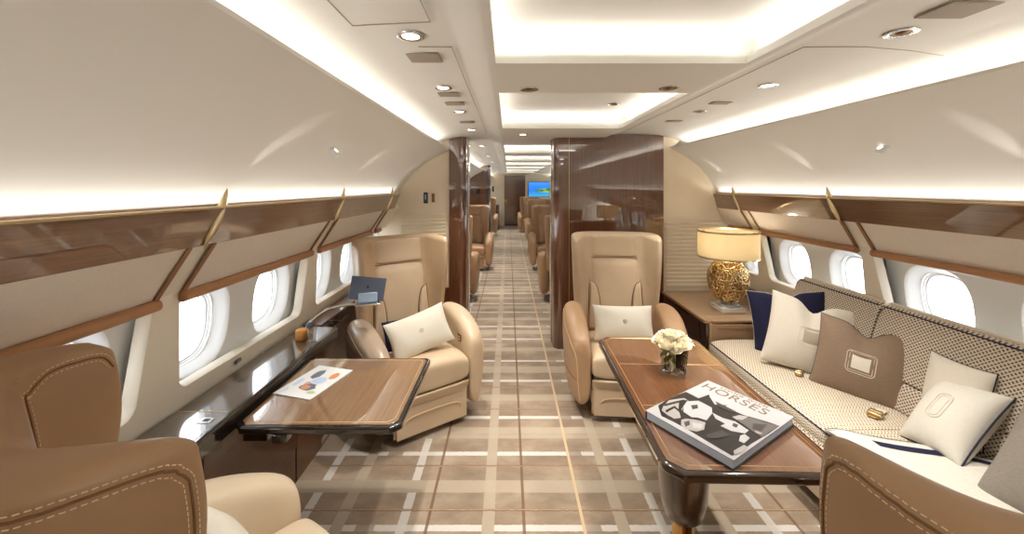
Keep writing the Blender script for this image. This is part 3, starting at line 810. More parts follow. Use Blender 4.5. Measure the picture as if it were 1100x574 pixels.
            # seam on the inner side where the wing meets the pads
            pts = bezier([(s * .212, y_back(z) - .02, z_lift(.2, y_back(z), z)) for z in (.72, .85, 1.0, 1.10, 1.15)] + [(s * .225, y_back(1.2) - .03, 1.18), (s * .26, y_back(1.2) - .06, 1.205), (s * .29, y_back(1.2) - .11, 1.205), (s * .31, y_back(1.2) - .16, 1.195), (s * .318, y_back(1.2) - .185, 1.16)], 10)
            if LIFT[0] > 0: stitched(pts, 'wing_inner_seam')
    t.location = loc; t.rotation_euler = (0, 0, rz)
    return t
near_m = ('leather_brown', 'leather_brown', 'leather_pale')
chair_nl = make_armchair('brown leather armchair in the bottom left corner, seen from behind', None, True, near_m, True, (-.735, 1.00, 0), R(144), seat_m='leather_pale')
LIFT[0] = -.018
chair_nr = make_armchair('brown leather armchair in the bottom right corner beside the sofa', None, True, ('leather_brown', 'leather_brown', 'leather_brown'), True, (.885, .893, 0), R(188))
LIFT[0] = .03
chair_fl = make_armchair('tan leather armchair left of the aisle, turned towards it, behind the folding table', None, False, ('leather_tan', 'leather_cream', 'leather_cream'), True, (-.69, 2.89, 0), R(36), arm_ms={-1: 'leather_grey_tan'})
chair_fr = make_armchair('tan leather armchair facing the camera in front of the veneer bulkhead', None, False, ('leather_cream', 'leather_cream', 'leather_shell'), True, (.875, 3.07, 0), R(-5))
# corridor seats beyond the bulkheads
G = 'armchairs along the aisle beyond the bulkheads'
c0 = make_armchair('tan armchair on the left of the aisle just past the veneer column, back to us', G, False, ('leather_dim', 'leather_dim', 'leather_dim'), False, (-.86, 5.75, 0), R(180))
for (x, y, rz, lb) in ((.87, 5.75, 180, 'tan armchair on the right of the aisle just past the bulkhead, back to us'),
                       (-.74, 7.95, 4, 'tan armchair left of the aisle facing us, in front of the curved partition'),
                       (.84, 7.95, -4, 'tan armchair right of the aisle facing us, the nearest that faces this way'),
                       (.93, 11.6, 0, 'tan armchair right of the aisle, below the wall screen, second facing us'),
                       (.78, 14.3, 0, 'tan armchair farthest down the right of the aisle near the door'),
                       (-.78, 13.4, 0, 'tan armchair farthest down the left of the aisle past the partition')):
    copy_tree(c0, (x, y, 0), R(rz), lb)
# small dark cabinets standing between the far seats
def far_cabinet(x, y, w, d, h, label):
    t = thing('side_cabinet', label, 'cabinet', (x, y, 0))
    MB().box((0, 0, h / 2), (w, d, h)).build('cabinet_body', 'veneer_dark', t, bevel=.008)
    MB().box((0, 0, h + .012), (w + .02, d + .02, .024)).build('cabinet_top', 'veneer_bulkhead', t, bevel=.006)
    MB().box((0, -d / 2 - .004, h * .5), (w * .86, .01, h * .7)).build('cabinet_door', 'veneer_bulkhead', t, bevel=.003)
far_cabinet(.99, 9.95 - .5, .72, .40, .90, 'dark wooden cabinet between the facing seats on the right of the aisle')
far_cabinet(-.62, 10.5, .34, .60, .85, 'dark wooden cabinet behind the partition on the left of the aisle')
far_cabinet(-.55, 15.4, .40, 1.2, .92, 'dark wooden cabinet beside the far door on the left')

# ================================================================= FOLDING TABLE (left)
t = thing('folding_table', 'glossy square veneer table folded out from the left ledge', 'table', (-.745, 1.835, 0))
def chamf(w, h, c): return [(-w / 2 + c, -h / 2), (w / 2 - c, -h / 2), (w / 2, -h / 2 + c), (w / 2, h / 2 - c * .6), (w / 2 - c * .6, h / 2), (-w / 2 + c * .6, h / 2), (-w / 2, h / 2 - c * .6), (-w / 2, -h / 2 + c)]
MB().prism(chamf(.655, .625, .035), .690, .718).build('edge_frame', 'gloss_black', t, bevel=.008, seg=3)
MB().prism(chamf(.615, .585, .028), .715, .7205).build('tabletop', 'veneer_light', t, bevel=.001)
mb = MB(); p = chamf(.585, .555, .024)
mb.tube([(x, y, .7205) for x, y in p], .0018, 4, closed=True).build('inlay_line', 'inlay', t)
for hy in (-.285, .285): MB().box((-.14, hy, .672), (.055, .05, .035)).build('hinge', 'gloss_black', t, bevel=.006)
MB().box((-.27, 0, .65), (.10, .50, .05)).build('support_arm', 'edge_dark', t, bevel=.005)

# ================================================================= LEFT LEDGE
t = thing('side_ledge', 'long dark glossy ledge cabinet under the left windows', 'sideboard', (0, 0, 0))
def yz(y0, y1): return (y0 + y1) / 2, y1 - y0
for ya, yb, xe, xf in ((-.6, 1.30, -1.20, -1.235), (1.30, 2.50, -1.073, -1.18), (2.50, 4.14, -1.185, -1.22)):
    c, L = yz(ya, yb)
    MB().box(((xe - 1.315) / 2, c, .748), (xe + 1.305, L, .024)).build('ledge_top', 'veneer_ledge', t, bevel=.003)
    MB().box((xe - .015, c, .725), (.030, L, .075)).build('ledge_edge', 'gloss_black', t, bevel=.010, seg=3)
    MB().box(((xf - 1.325) / 2, c, .36), (xf + 1.325, L, .735)).build('cabinet_front', 'veneer_front', t)
MB().box((-1.17, 1.83, .46), (.03, .66, .48)).build('table_pocket', 'veneer_front', t, bevel=.003)
mb = MB()
for y in (1.46, 2.2): MB().box((-1.178, y, .36), (.004, .008, .70)).build('cabinet_joint', 'black', t)
for y in (1.56, 2.62): MB().box((-1.205, y, .7605), (.19, .003, .001)).build('ledge_joint', 'inlay', t)
# socket flap and latches in the ledge
m_ = MB().box((-1.145, 1.50, .761), (.05, .035, .003)).build('socket_flap', 'steel', t, bevel=.001)
MB().box((-1.145, 1.50, .763), (.022, .018, .002)).build('socket_hole', 'black', m_, bevel=.0008)
MB().prism(roundrect(.03, .05, .012, 4, -1.22, 1.82), .7602, .7612).build('ledge_latch', 'edge_dark', t)
# warm veneer top section beyond the folding table
MB().box((-1.25, 3.32, .7625), (.12, 1.6, .006)).build('ledge_veneer', 'veneer_front', t, bevel=.002)
# cream cup holder
t = thing('cup_holder', 'round cream cup holder ring set in the dark ledge', 'cup holder', (-1.165, 1.335, .761))
MB().lathe([(.052, .000), (.052, .008), (.047, .010), (.044, .006), (.043, -.0)], n=36, caps=False).build('holder_rim', 'gold_rim', t)
mb = MB().lathe([(.043, .004), (.043, .001), (.001, .0006)], n=36, caps=False)
for k in range(24):
    a = 2 * PI * k / 24; mb.tube([(.041 * math.cos(a), .041 * math.sin(a), .001), (.045 * math.cos(a), .045 * math.sin(a), .009)], .0018, 4)
mb.build('holder_lining', 'cup_cream', t)
# button plate on the sill
t = thing('sill_button', 'small oval metal catch on the cream sill under the left windows', 'button', (-1.315, 1.92, .80), 0)
M = Matrix.Rotation(R(90), 4, 'Y')
MB().prism(roundrect(.02, .05, .0099, 5), 0, .004).xf(M).build('catch_plate', 'edge_dark', t)
MB().prism(roundrect(.012, .03, .0059, 5), .003, .006).xf(M).build('catch_slot', 'steel', t)
# candle jar
t = thing('candle_jar', 'small amber jar with dark lid standing on the left ledge', 'jar', (-1.20, 2.30, .7605))
MB().lathe([(.001, 0), (.032, 0), (.034, .004), (.034, .05), (.030, .056), (.001, .056)], n=28, caps=False).build('jar_body', 'orange_wax', t)
MB().lathe([(.001, .0), (.016, .0), (.018, .018), (.012, .03), (.001, .032)], (.028, .03, .054), n=20, caps=False).build('jar_lid', 'tablet_dark', t)
# clear tumbler beside the jar
t = thing('glass_tumbler', 'clear glass tumbler beside the amber jar', 'glass', (-1.13, 2.27, .7605))
MB().lathe([(.001, 0), (.024, 0), (.028, .07), (.026, .07), (.0225, .006), (.001, .006)], n=28, caps=False).build('tumbler_wall', 'glass', t)
# tablet on its swing arm
t = thing('tablet_stand', 'curved silver arm holding a dock above the left ledge', 'tablet stand', (0, 0, 0))
mb = MB().tube(bezier([(-1.22, 2.36, .765), (-1.20, 2.42, .83), (-1.14, 2.50, .87), (-1.04, 2.56, .88), (-.95, 2.59, .875)], 8), .010, 10); mb.build('swing_arm', 'steel', t)
MB().lathe([(.03, 0), (.03, .012), (.02, .016)], (-1.22, 2.36, .7605), n=24).build('arm_foot', 'steel', t)
MB().box((-.925, 2.60, .878), (.15, .09, .012), Matrix.Rotation(R(20), 3, 'Z')).build('dock_plate', 'steel', t, bevel=.004)
MB().box((-.925, 2.605, .914), (.12, .02, .065), Matrix.Rotation(R(20), 3, 'Z') @ Matrix.Rotation(R(-18), 3, 'X')).build('dock', 'dock_blue', t, bevel=.006)
t = thing('tablet', 'dark slim tablet computer seen from behind on the silver stand', 'tablet', (-.945, 2.62, .895), 0, rot=(R(-20), R(7), R(10)))
MB().box((0, 0, .075), (.225, .008, .150)).build('tablet_shell', 'tablet_dark', t, bevel=.003)
MB().lathe([(.0005, 0), (.009, 0), (.009, .001)], n=16, caps=False).xf(Matrix.Translation((0, -.0045, .085)) @ Matrix.Rotation(R(90), 4, 'X')).build('back_emblem', 'black', t)

# ================================================================= BIG TABLE (right)
t = thing('dining_table', 'long glossy veneer table with clipped corners between right armchair and sofa', 'table', (.835, 1.865, 0), R(-1.5))
def chamf2(w, h, c): return [(-w / 2 + c, -h / 2), (w / 2 - c, -h / 2), (w / 2, -h / 2 + c), (w / 2, h / 2 - c), (w / 2 - c, h / 2), (-w / 2 + c, h / 2), (-w / 2, h / 2 - c), (-w / 2, -h / 2 + c)]
MB().prism(chamf2(.60, 1.18, .055), .680, .716).build('edge_frame', 'edge_dark', t, bevel=.012, seg=3)
MB().prism(chamf2(.565, 1.145, .048), .713, .7185).build('tabletop', 'veneer_table', t, bevel=.001)
mb = MB(); mb.tube([(x, y, .7186) for x, y in chamf2(.525, 1.10, .042)], .0018, 4, closed=True)
for k, yy in ((0, -.19), (1, .20)): mb.tube([(-.26, yy, .7186), (.26, yy, .7186)], .0010, 4)
mb.build('inlay_line', 'inlay', t)
MB().tube([(-.303, -.50, .698), (-.303, .50, .698)], .004, 6).build('edge_trim', 'chrome', t)
for (px, py) in ((-.20, -.46), (.13, .34)):
    pd = MB().lathe([(.085, .690), (.084, .62), (.080, .55), (.066, .49), (.040, .462), (.001, .455)], (px, py, 0), n=36, sy=1.0).build('pedestal', 'veneer_dark', t)
    MB().lathe([(.036, .47), (.036, .20), (.045, .04), (.09, .015), (.10, .0)], (px, py, 0), n=36).build('pedestal_foot', 'brass', pd)

# book
zb = .7187
TL, TR_, BR_, BL = Vector((.915, 1.83)), Vector((1.098, 1.55)), Vector((.735, 1.275)), Vector((.562, 1.57))
ex = (TR_ - TL).normalized(); ey = Vector((-ex.y, ex.x)); BW, BH = .345, .445
ctr = (TL + TR_ + BR_ + BL) / 4
t = thing('book', 'large coffee-table book on horses lying on the right table', 'book', (ctr.x, ctr.y, zb), math.atan2(ex.y, ex.x))
# local frame: x along the title, y up the page (title at +y)
MB().box((0, 0, .004), (BW, BH, .005)).build('back_cover', 'book_black', t, bevel=.001)
MB().box((.002, -.003, .0195), (BW - .012, BH - .006, .026)).build('pages', 'page_blue', t)
MB().box((-BW / 2 + .003, 0, .0185), (.005, BH, .034)).build('spine', 'book_black', t, bevel=.001)
cov = MB().box((0, 0, .0345), (BW, BH, .004)).build('front_cover', 'book_white', t, bevel=.001)
import json
ART = json.loads('''[["book_black", [[0.003, 0.517], [0.016, 0.401], [0.191, 0.412], [0.21, 0.263], [0.243, 0.295], [0.373, 0.388], [0.465, 0.303], [0.456, 0.355], [0.682, 0.338], [0.76, 0.312], [0.881, 0.274], [0.989, 0.254], [0.989, 0.441], [0.971, 0.7], [0.973, 0.929], [0.955, 0.964], [0.723, 0.956], [0.529, 0.946], [0.365, 0.945], [0.177, 0.959], [0.021, 0.84], [0.003, 0.714]]], ["book_pale", [[0.058, 0.8], [0.02, 0.673], [0.089, 0.523], [0.153, 0.529], [0.193, 0.653], [0.259, 0.763], [0.331, 0.812], [0.286, 0.903], [0.193, 0.899], [0.108, 0.882]]], ["book_white", [[0.151, 0.556], [0.222, 0.454], [0.392, 0.462], [0.459, 0.545], [0.5, 0.69], [0.383, 0.756], [0.261, 0.738], [0.193, 0.653]]], ["book_pale", [[0.341, 0.864], [0.372, 0.768], [0.518, 0.73], [0.581, 0.833], [0.558, 0.907], [0.468, 0.957], [0.4, 0.937]]], ["book_mid", [[0.383, 0.877], [0.4, 0.819], [0.447, 0.866], [0.444, 0.927]]], ["book_white", [[0.434, 0.822], [0.517, 0.771], [0.558, 0.841], [0.501, 0.884]]], ["book_black", [[0.041, 0.781], [0.11, 0.55], [0.138, 0.57], [0.073, 0.803]]], ["book_black", [[0.1, 0.611], [0.143, 0.525], [0.218, 0.718], [0.328, 0.807], [0.418, 0.718], [0.494, 0.696], [0.507, 0.723], [0.415, 0.77], [0.321, 0.844], [0.209, 0.751]]], ["book_black", [[0.132, 0.856], [0.132, 0.72], [0.25, 0.751], [0.262, 0.781], [0.162, 0.756], [0.164, 0.879]]], ["book_mid", [[0.232, 0.588], [0.266, 0.528], [0.314, 0.578], [0.293, 0.637]]], ["book_white", [[0.456, 0.54], [0.578, 0.543], [0.687, 0.506], [0.849, 0.539], [0.853, 0.608], [0.749, 0.668], [0.642, 0.672], [0.648, 0.608], [0.54, 0.605]]], ["book_mid", [[0.691, 0.542], [0.738, 0.529], [0.754, 0.588], [0.711, 0.59]]], ["book_grey", [[0.665, 0.469], [0.737, 0.337], [0.865, 0.311], [0.986, 0.265], [0.981, 0.538], [0.877, 0.528], [0.771, 0.493]]], ["book_mid", [[0.812, 0.409], [0.907, 0.325], [0.93, 0.47], [0.858, 0.493]]], ["book_pale", [[0.625, 0.459], [0.65, 0.381], [0.722, 0.336], [0.718, 0.432], [0.675, 0.47]]], ["book_white", [[0.846, 0.669], [0.86, 0.619], [0.921, 0.638], [0.931, 0.744], [0.883, 0.747]]], ["book_pale", [[0.932, 0.9], [0.942, 0.764], [0.983, 0.766], [0.986, 0.87], [0.967, 0.945]]], ["book_mid", [[0.642, 0.892], [0.696, 0.726], [0.789, 0.732], [0.742, 0.852], [0.697, 0.918]]], ["book_pale", [[0.887, 0.499], [0.955, 0.486], [0.954, 0.515], [0.91, 0.527]]], ["book_mid", [[0.351, 0.339], [0.447, 0.341], [0.592, 0.348], [0.582, 0.395], [0.425, 0.402]]]]''')
def flat(poly, z, th=.0002):
    poly = [(x * BW - BW / 2, BH / 2 - y * BH) for x, y in poly]
    a = sum(poly[i][0] * poly[(i + 1) % len(poly)][1] - poly[(i + 1) % len(poly)][0] * poly[i][1] for i in range(len(poly)))
    if a < 0: poly = poly[::-1]
    return poly, z
for k, (matn, poly) in enumerate(ART):
    pl, z = flat(poly, 0); z0 = .0366 + .00012 * k
    n = len(pl); mb = MB().add([(x, y, z0) for x, y in pl], [tuple(range(n))])
    mb.build('cover_picture', matn, cov, smooth=False)
def text_mesh(name, s, size, mat, parent, M, depth=.0003, align='LEFT', spacing=1.0):
    cu = bpy.data.curves.new(name, 'FONT'); cu.body = s; cu.size = size; cu.extrude = depth;  cu.align_x = align; cu.space_character = spacing
    tmp = bpy.data.objects.new('tmp', cu); COL.objects.link(tmp); bpy.context.view_layer.update()
    me = bpy.data.meshes.new_from_object(tmp.evaluated_get(bpy.context.evaluated_depsgraph_get())); bpy.data.objects.remove(tmp)
    me.materials.clear(); me.materials.append(MATS[mat]); me.name = name
    o = bpy.data.objects.new(name, me); COL.objects.link(o); o.parent = parent; o.matrix_local = M
    return o
text_mesh('cover_title', 'HORSES', .072, 'book_gold', cov, Matrix.Translation((-BW / 2 + .012, BH / 2 - .082, .0368)), spacing=1.06)
text_mesh('cover_title', 'LIVING WITH', .026, 'book_gold', cov, Matrix.Translation((-BW / 2 + .07, BH / 2 - .025, .0368)), spacing=1.25)

# magazine on the folding table
a, b, c, d = Vector((-1.045, 1.765)), Vector((-.857, 1.712)), Vector((-.785, 1.985)), Vector((-.975, 2.04))
ex = (b - a).normalized(); ctr = (a + b + c + d) / 4; mw, mh = .20, .285
t = thing('magazine', 'white magazine with colour pictures lying on the folding table', 'magazine', (ctr.x, ctr.y, .7206), math.atan2(ex.y, ex.x))
MB().box((0, 0, .003), (mw, mh, .005)).build('pages', 'paper', t, bevel=.0008)
def patch(mat, poly, k):
    n = len(poly); MB().add([(x * mw, y * mh, .0058 + .0001 * k) for x, y in poly], [tuple(range(n))]).build('cover_picture', mat, t, smooth=False)
def blob(cx, cy, rx, ry, n=14, seed=1):
    r = random.Random(seed); return [(cx + rx * math.cos(2 * PI * k / n) * r.uniform(.8, 1.1), cy + ry * math.sin(2 * PI * k / n) * r.uniform(.8, 1.1)) for k in range(n)]
patch('mag_slate', blob(.05, -.20, .20, .12, seed=2), 0); patch('mag_slate', blob(-.16, .20, .12, .17, seed=3), 1)
patch('mag_blue', blob(.10, .03, .18, .12, seed=4), 2); patch('mag_orange', blob(.0, -.22, .12, .07, seed=5), 3); patch('mag_pink', blob(-.08, -.10, .07, .06, seed=15), 3)
patch('mag_orange', blob(.28, .22, .10, .12, seed=6), 4); patch('mag_green', blob(.30, -.33, .12, .05, seed=7), 5)
patch('mag_blue', blob(-.33, -.10, .07, .14, seed=8), 6); patch('mag_blue', blob(-.36, -.36, .05, .08, seed=9), 7)

# ================================================================= PILLOWS
def pillow_fn(w, h, th, chop=0.0, seed=0, pinch=.07):
    rn = random.Random(seed); ph = [rn.uniform(0, 6) for _ in range(6)]
    def P(u, v, side=1):
        x = u * w / 2 * (1 - pinch * (1 - v * v) * 1.0 + pinch * .3); z = v * h / 2 * (1 - pinch * (1 - u * u) + pinch * .3)
        e = max(0, (1 - u ** 2) * (1 - v ** 2)); t = th * e ** .42 * (1 + .05 * math.sin(3 * u + ph[0]) * math.cos(2.5 * v + ph[1]))
        t += .004 * e ** .3 * math.sin(9 * u + 4 * v + ph[2]) * (abs(u) ** 2 + abs(v) ** 2) * .6
        if chop:
            g = math.exp(-(u / .26) ** 2) * sstep(-.1, 1, v); z -= chop * g; t *= 1 - .35 * g
        return Vector((x, -side * t, z))
    return P
def make_pillow(name, label, mat, w, h, th, M, pipe=None, motif=None, chop=0.0, seed=0, group=None, pipe_r=.004, back=None):
    loc, q, s_ = M.decompose()
    t = thing(name, label, 'pillow', loc, 0, group, rot=q.to_euler())
    P = pillow_fn(w, h, th, chop, seed); N = 26
    cz = lambda k: -math.cos(PI * k)   # denser near the rim
    mb = MB().grid(N, N, lambda u, v: P(cz(u), cz(v), 1)); 
    if not back: mb.grid(N, N, lambda u, v: P(cz(u), cz(v), -1), flip=True)
    body = mb.build('pillow_cover', mat, t, angle=70)
    if back: MB().grid(N, N, lambda u, v: P(cz(u), cz(v), -1), flip=True).build('pillow_back', back, t, angle=70)
    if pipe:
        pts = [P(lerp(-1, 1, k / 20), -1) for k in range(20)] + [P(1, lerp(-1, 1, k / 20)) for k in range(20)] + [P(lerp(1, -1, k / 20), 1) for k in range(20)] + [P(-1, lerp(1, -1, k / 20)) for k in range(20)]
        MB().tube(pts, pipe_r, 8, closed=True).build('piping', pipe, t)
    def onp(x, z, o=.0015): u, v = x / (w / 2), z / (h / 2); p = P(u, v); return p + Vector((0, -o, 0))
    if motif == 'square':
        col_in, col_line = 'patch_grey', 'thread_cream'
        if mat == 'linen_taupe' or mat == 'linen_navy': col_in = 'linen_ivory'
        a = .042
        if mat == 'linen_navy' : a = .0
        if a: MB().grid(6, 6, lambda u, v: onp(lerp(-a, a, u), lerp(-a, a, v), .003)).build('motif_patch', col_in, body)
        for (rw, rr) in ((.066, .014),) if a else ((.05, .012),):
            pl = roundrect(rw * 2, rw * 2, rr * 1.6, 3)
            MB().tube([onp(x, z) for x, z in pl for _ in (0,)], .0022, 5, closed=True).build('motif_outline', col_line, body)
        pl = roundrect(.108, .108, .004, 2)
        if a: MB().tube([onp(x, z) for x, z in pl], .0016, 5, closed=True).build('motif_outline', col_line, body)
    if motif == 'oval':
        pl = roundrect(.06, .14, .028, 5)
        MB().tube([onp(x, z) for x, z in pl], .0022, 5, closed=True).build('motif_outline', 'thread_cream', body)
        pl = roundrect(.036, .115, .016, 5)
        MB().tube([onp(x, z) for x, z in pl], .0016, 5, closed=True).build('motif_outline', 'thread_cream', body)
    if motif == 'crest':
        MB().tube([onp(.014 * math.cos(2 * PI * k / 20), .014 * math.sin(2 * PI * k / 20) + .01) for k in range(20)], .0012, 5, closed=True).build('motif_outline', 'patch_grey', body)
        mb = MB()
        for (p, q_) in (((-.006, .003), (-.006, .017)), ((.006, .003), (.006, .017)), ((-.006, .010), (.006, .010)), ((-.01, .019), (.0, .024)), ((.01, .019), (.0, .024))):
            mb.tube([onp(*p), onp(*q_)], .0013, 5)
        mb.build('crest', 'patch_grey', body)
    return t
def pose(loc, yaw=0, lean=0, roll=0):
    """pillow facing -Y by default; lean tips it backwards, roll spins it in its plane"""
    return Matrix.Translation(loc) @ Matrix.Rotation(R(yaw), 4, 'Z') @ Matrix.Rotation(R(-lean), 4, 'X') @ Matrix.Rotation(R(roll), 4, 'Y')
# ================================================================= SOFA
t = thing('sofa', 'long sofa in cream and brown woven fabric along the right wall', 'sofa', (0, 0, 0))
sy0, sy1 = .78, 3.05
def sofa_loft(prof, y0, y1, r=.02):
    """profile (x, z) swept along Y with softly rounded ends"""
    cx = sum(p[0] for p in prof) / len(prof); cz = sum(p[1] for p in prof) / len(prof); rings = []
    n = max(6, int((y1 - y0) / .06))
    ys = [(y0, .94), (y0 + r * .3, .975), (y0 + r, 1)] + [(lerp(y0 + r, y1 - r, k / n), 1) for k in range(1, n)] + [(y1 - r, 1), (y1 - r * .3, .975), (y1, .94)]
    for y, k in ys: rings.append([Vector((cx + (x - cx) * k, y, cz + (z - cz) * k)) for x, z in prof])
    return MB().loft(rings)
def smooth_prof(pts, n=4):
    P = [Vector((x, z, 0)) for x, z in pts]; N = len(P); out = []
    for i in range(N):
        a, b, c, d = P[i - 1], P[i], P[(i + 1) % N], P[(i + 2) % N]
        for k in range(n):
            s = k / n; q = .5 * ((2 * b) + (c - a) * s + (2 * a - 5 * b + 4 * c - d) * s * s + (3 * b - a - 3 * c + d) * s ** 3); out.append((q.x, q.y))
    return out
seat_p = smooth_prof([(1.545, .33), (1.538, .38), (1.545, .430), (1.575, .456), (1.70, .468), (1.90, .468), (2.05, .460), (2.13, .45), (2.15, .33)])
uvs = lambda co, n: (co.y, co.x + (.0 if abs(n.z) > .5 else co.z))
uvb = lambda co, n: (co.y, co.z * 1.03)
for a, b in ((sy0, 1.92), (1.925, sy1)):
    sofa_loft(seat_p, a, b).build('seat_cushion', 'weave_seat', t, uv=uvs, angle=60)
low_p = smooth_prof([(2.075, .455), (2.065, .50), (2.08, .56), (2.105, .600), (2.15, .605), (2.25, .60), (2.27, .47)])
up_p = smooth_prof([(2.115, .607), (2.105, .64), (2.135, .76), (2.172, .88), (2.195, .935), (2.225, .955), (2.262, .95), (2.28, .92), (2.285, .62)])
for a, b in ((.80, 2.325), (2.335, 3.0)):
    sofa_loft(low_p, a, b).build('back_cushion', 'weave_back', t, uv=uvb, angle=60)
    bc = sofa_loft(up_p, a, b).build('back_cushion', 'weave_back', t, uv=uvb, angle=60)
    MB().tube([(2.203, a + .01, .943), (2.203, b - .02, .943), (2.19, b - .006, .92), (2.12, b - .002, .64)], .0045, 8).build('piping', 'piping_navy', bc)
    MB().tube([(2.245, a + .01, .958), (2.245, b - .01, .958)], .012, 10).build('top_welt', 'piping_cream', bc)
MB().tube([(1.552, sy0, .442), (1.552, sy1 - .02, .442), (1.58, sy1, .45), (2.1, sy1, .455)], .0045, 8).build('piping', 'piping_navy', t)
MB().box((1.86, (sy0 + sy1) / 2, .20), (.60, sy1 - sy0, .26)).build('sofa_base', 'panel_cream', t, bevel=.015)
MB().box((1.548, (sy0 + sy1) / 2, .30), (.02, sy1 - sy0 - .01, .055)).build('base_rail', 'leather_cream', t, bevel=.006)
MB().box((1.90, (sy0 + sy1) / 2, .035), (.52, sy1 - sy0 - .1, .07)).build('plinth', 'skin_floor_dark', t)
# folded blanket with navy border
t = thing('folded_blanket', 'white folded blanket with navy border lying on the near sofa seat', 'blanket', (0, 0, 0))
def blank(u, v):
    yb_ = lerp(1.20, 1.80, v) - .06 * u * 0; x = lerp(1.545, 2.05, u)
    y = lerp(1.15, lerp(1.93, 1.69, u), v)
    return Vector((x, y, .488 + .006 * math.sin(7 * u + 3 * v) - (.02 * sstep(.08, 0, u)) - .012 * sstep(.94, 1, v)))
MB().grid(24, 24, blank).build('blanket_fold', 'linen_white', t, solid=.014)
for (v0, v1, u0, u1, dz) in ((.965, 1.0, 0, 1, .0085), (.84, .90, .22, 1, .0085)):
    MB().grid(24, 3, lambda u, v: blank(lerp(u0, u1, u), lerp(v0, v1, v)) + Vector((0, 0, dz))).build('navy_border', 'linen_navy', t)
# belt buckles
def buckle(x, y, rz, label, s=1.0):
    t = thing('belt_buckle', label, 'seat belt buckle', (x, y, .470), rz, 'gold belt buckles on the sofa')
    MB().box((0, 0, .012), (.062 * s, .05 * s, .018)).build('buckle_body', 'gold_brushed', t, bevel=.006)
    MB().box((0, .006, .023), (.05 * s, .024 * s, .008)).build('buckle_flap', 'gold_brushed', t, bevel=.003)
    MB().box((.0, .055 * s, .006), (.04 * s, .07 * s, .004)).build('belt_strap', 'piping_cream', t, bevel=.001)
    MB().box((0, -.036 * s, .008), (.045 * s, .02 * s, .006)).build('buckle_tongue', 'brass', t, bevel=.002)
buckle(1.885, 2.03, R(-60), 'larger gold belt buckle on the sofa seat right of the taupe pillow')
buckle(1.815, 2.47, R(-40), 'small gold belt buckle at the foot of the ivory pillow', .7)

# pillows
make_pillow('throw_pillow', 'navy throw pillow at the far end of the sofa behind the ivory one', 'linen_navy', .46, .44, .085, pose((1.985, 2.80, .675), -36, 14, -8), 'piping_cream', 'square', .05, 3, 'throw pillows on the sofa', .0025)
make_pillow('throw_pillow', 'ivory throw pillow with grey square motif between navy and taupe pillows', 'linen_ivory', .46, .46, .085, pose((1.945, 2.56, .675), -28, 18, 11), 'piping_cream', 'square', .07, 4, 'throw pillows on the sofa', .002)
make_pillow('throw_pillow', 'taupe throw pillow with white square motif leaning on the sofa back', 'linen_taupe', .44, .42, .085, pose((2.035, 2.27, .635), -48, 16, 6), 'piping_navy', 'square', .06, 5, 'throw pillows on the sofa', .003)
make_pillow('throw_pillow', 'white throw pillow lying slanted in front, navy piping and oval motif', 'linen_white', .25, .37, .085, pose((1.99, 1.77, .61), -94, 45, -8), 'piping_navy', 'oval', .0, 6, 'throw pillows on the sofa', .004, back='linen_ivory')
make_pillow('throw_pillow', 'ivory throw pillow mostly hidden behind the slanted white one', 'linen_ivory', .25, .34, .06, pose((2.085, 1.845, .66), -86, 12, 0), 'piping_navy', None, .0, 7, 'throw pillows on the sofa', .003)
make_pillow('throw_pillow', 'grey throw pillow cut by the right edge of the photo', 'linen_grey', .42, .42, .10, pose((1.985, 1.36, .625), -84, 42, -4), 'piping_navy', 'oval', .0, 8, 'throw pillows on the sofa', .003)
make_pillow('throw_pillow', 'white rectangular pillow with small crest on the left tan armchair', 'silk_ivory', .43, .27, .07, pose((-.62, 2.77, .625), 26, 22, -14), None, 'crest', 0, 9, 'white crested pillows on the armchairs')
make_pillow('throw_pillow', 'white rectangular pillow with small crest on the armchair facing the camera', 'silk_ivory', .44, .25, .065, pose((.865, 2.98, .62), -3, 20, 0), None, 'crest', 0, 10, 'white crested pillows on the armchairs')
make_pillow('throw_pillow', 'white pillow peeking up beside the wing of the bottom left armchair', 'silk_ivory', .40, .26, .07, pose((-.83, 1.14, .585), 150, 20, 8), None, None, 0, 11, 'white crested pillows on the armchairs')
make_pillow('throw_pillow', 'navy pillow tucked behind the white one on the left tan armchair', 'linen_navy', .30, .22, .04, pose((-.755, 2.885, .575), 30, 20, -4), None, None, 0, 12, None)

# ================================================================= SIDE CABINET AND LAMP
def lamp_cabinet(y0, y1, label):
    t = thing('side_cabinet', label, 'cabinet', (0, 0, 0))
    c = (y0 + y1) / 2; L = y1 - y0
    MB().box((1.905, c, .30), (.70, L - .02, .545)).build('cabinet_body', 'veneer_dark', t, bevel=.004)
    MB().box((1.905, c, .583), (.74, L, .030)).build('cabinet_top', 'veneer_cabinet', t, bevel=.008, seg=3)
    MB().prism([(1.575, y0 - .014), (2.27, y0 - .014), (2.27, y0 + .03), (1.62, y0 + .03), (1.575, y0 + .06)], .05, .572).build('leather_front', 'leather_shell', t, bevel=.012)
    MB().box((1.93, y0 + .05, .591), (.68, .13, .020)).build('leather_edge', 'leather_shell', t, bevel=.006)
    mb = MB().box((1.95, y0 - .016, .535), (.64, .004, .003)); mb.build('front_seam', 'stitch_line', t)
    for k, (za, zb_) in enumerate(((.41, .55), (.24, .40), (.07, .23))):
        d = MB().box((1.548, c + .03, (za + zb_) / 2), (.014, L - .16, zb_ - za)).build('drawer', 'veneer_dark', t, bevel=.003)
        MB().box((1.538, c + .03, zb_ - .03), (.008, .10, .012)).build('drawer_pull', 'brass', d, bevel=.002)
    return t
lamp_cabinet(3.10, 3.975, 'wooden side cabinet with tan leather front carrying the gold lamp')
MB().box((2.262, 3.53, .65), (.02, .86, .09)).build('x', 'edge_dark')
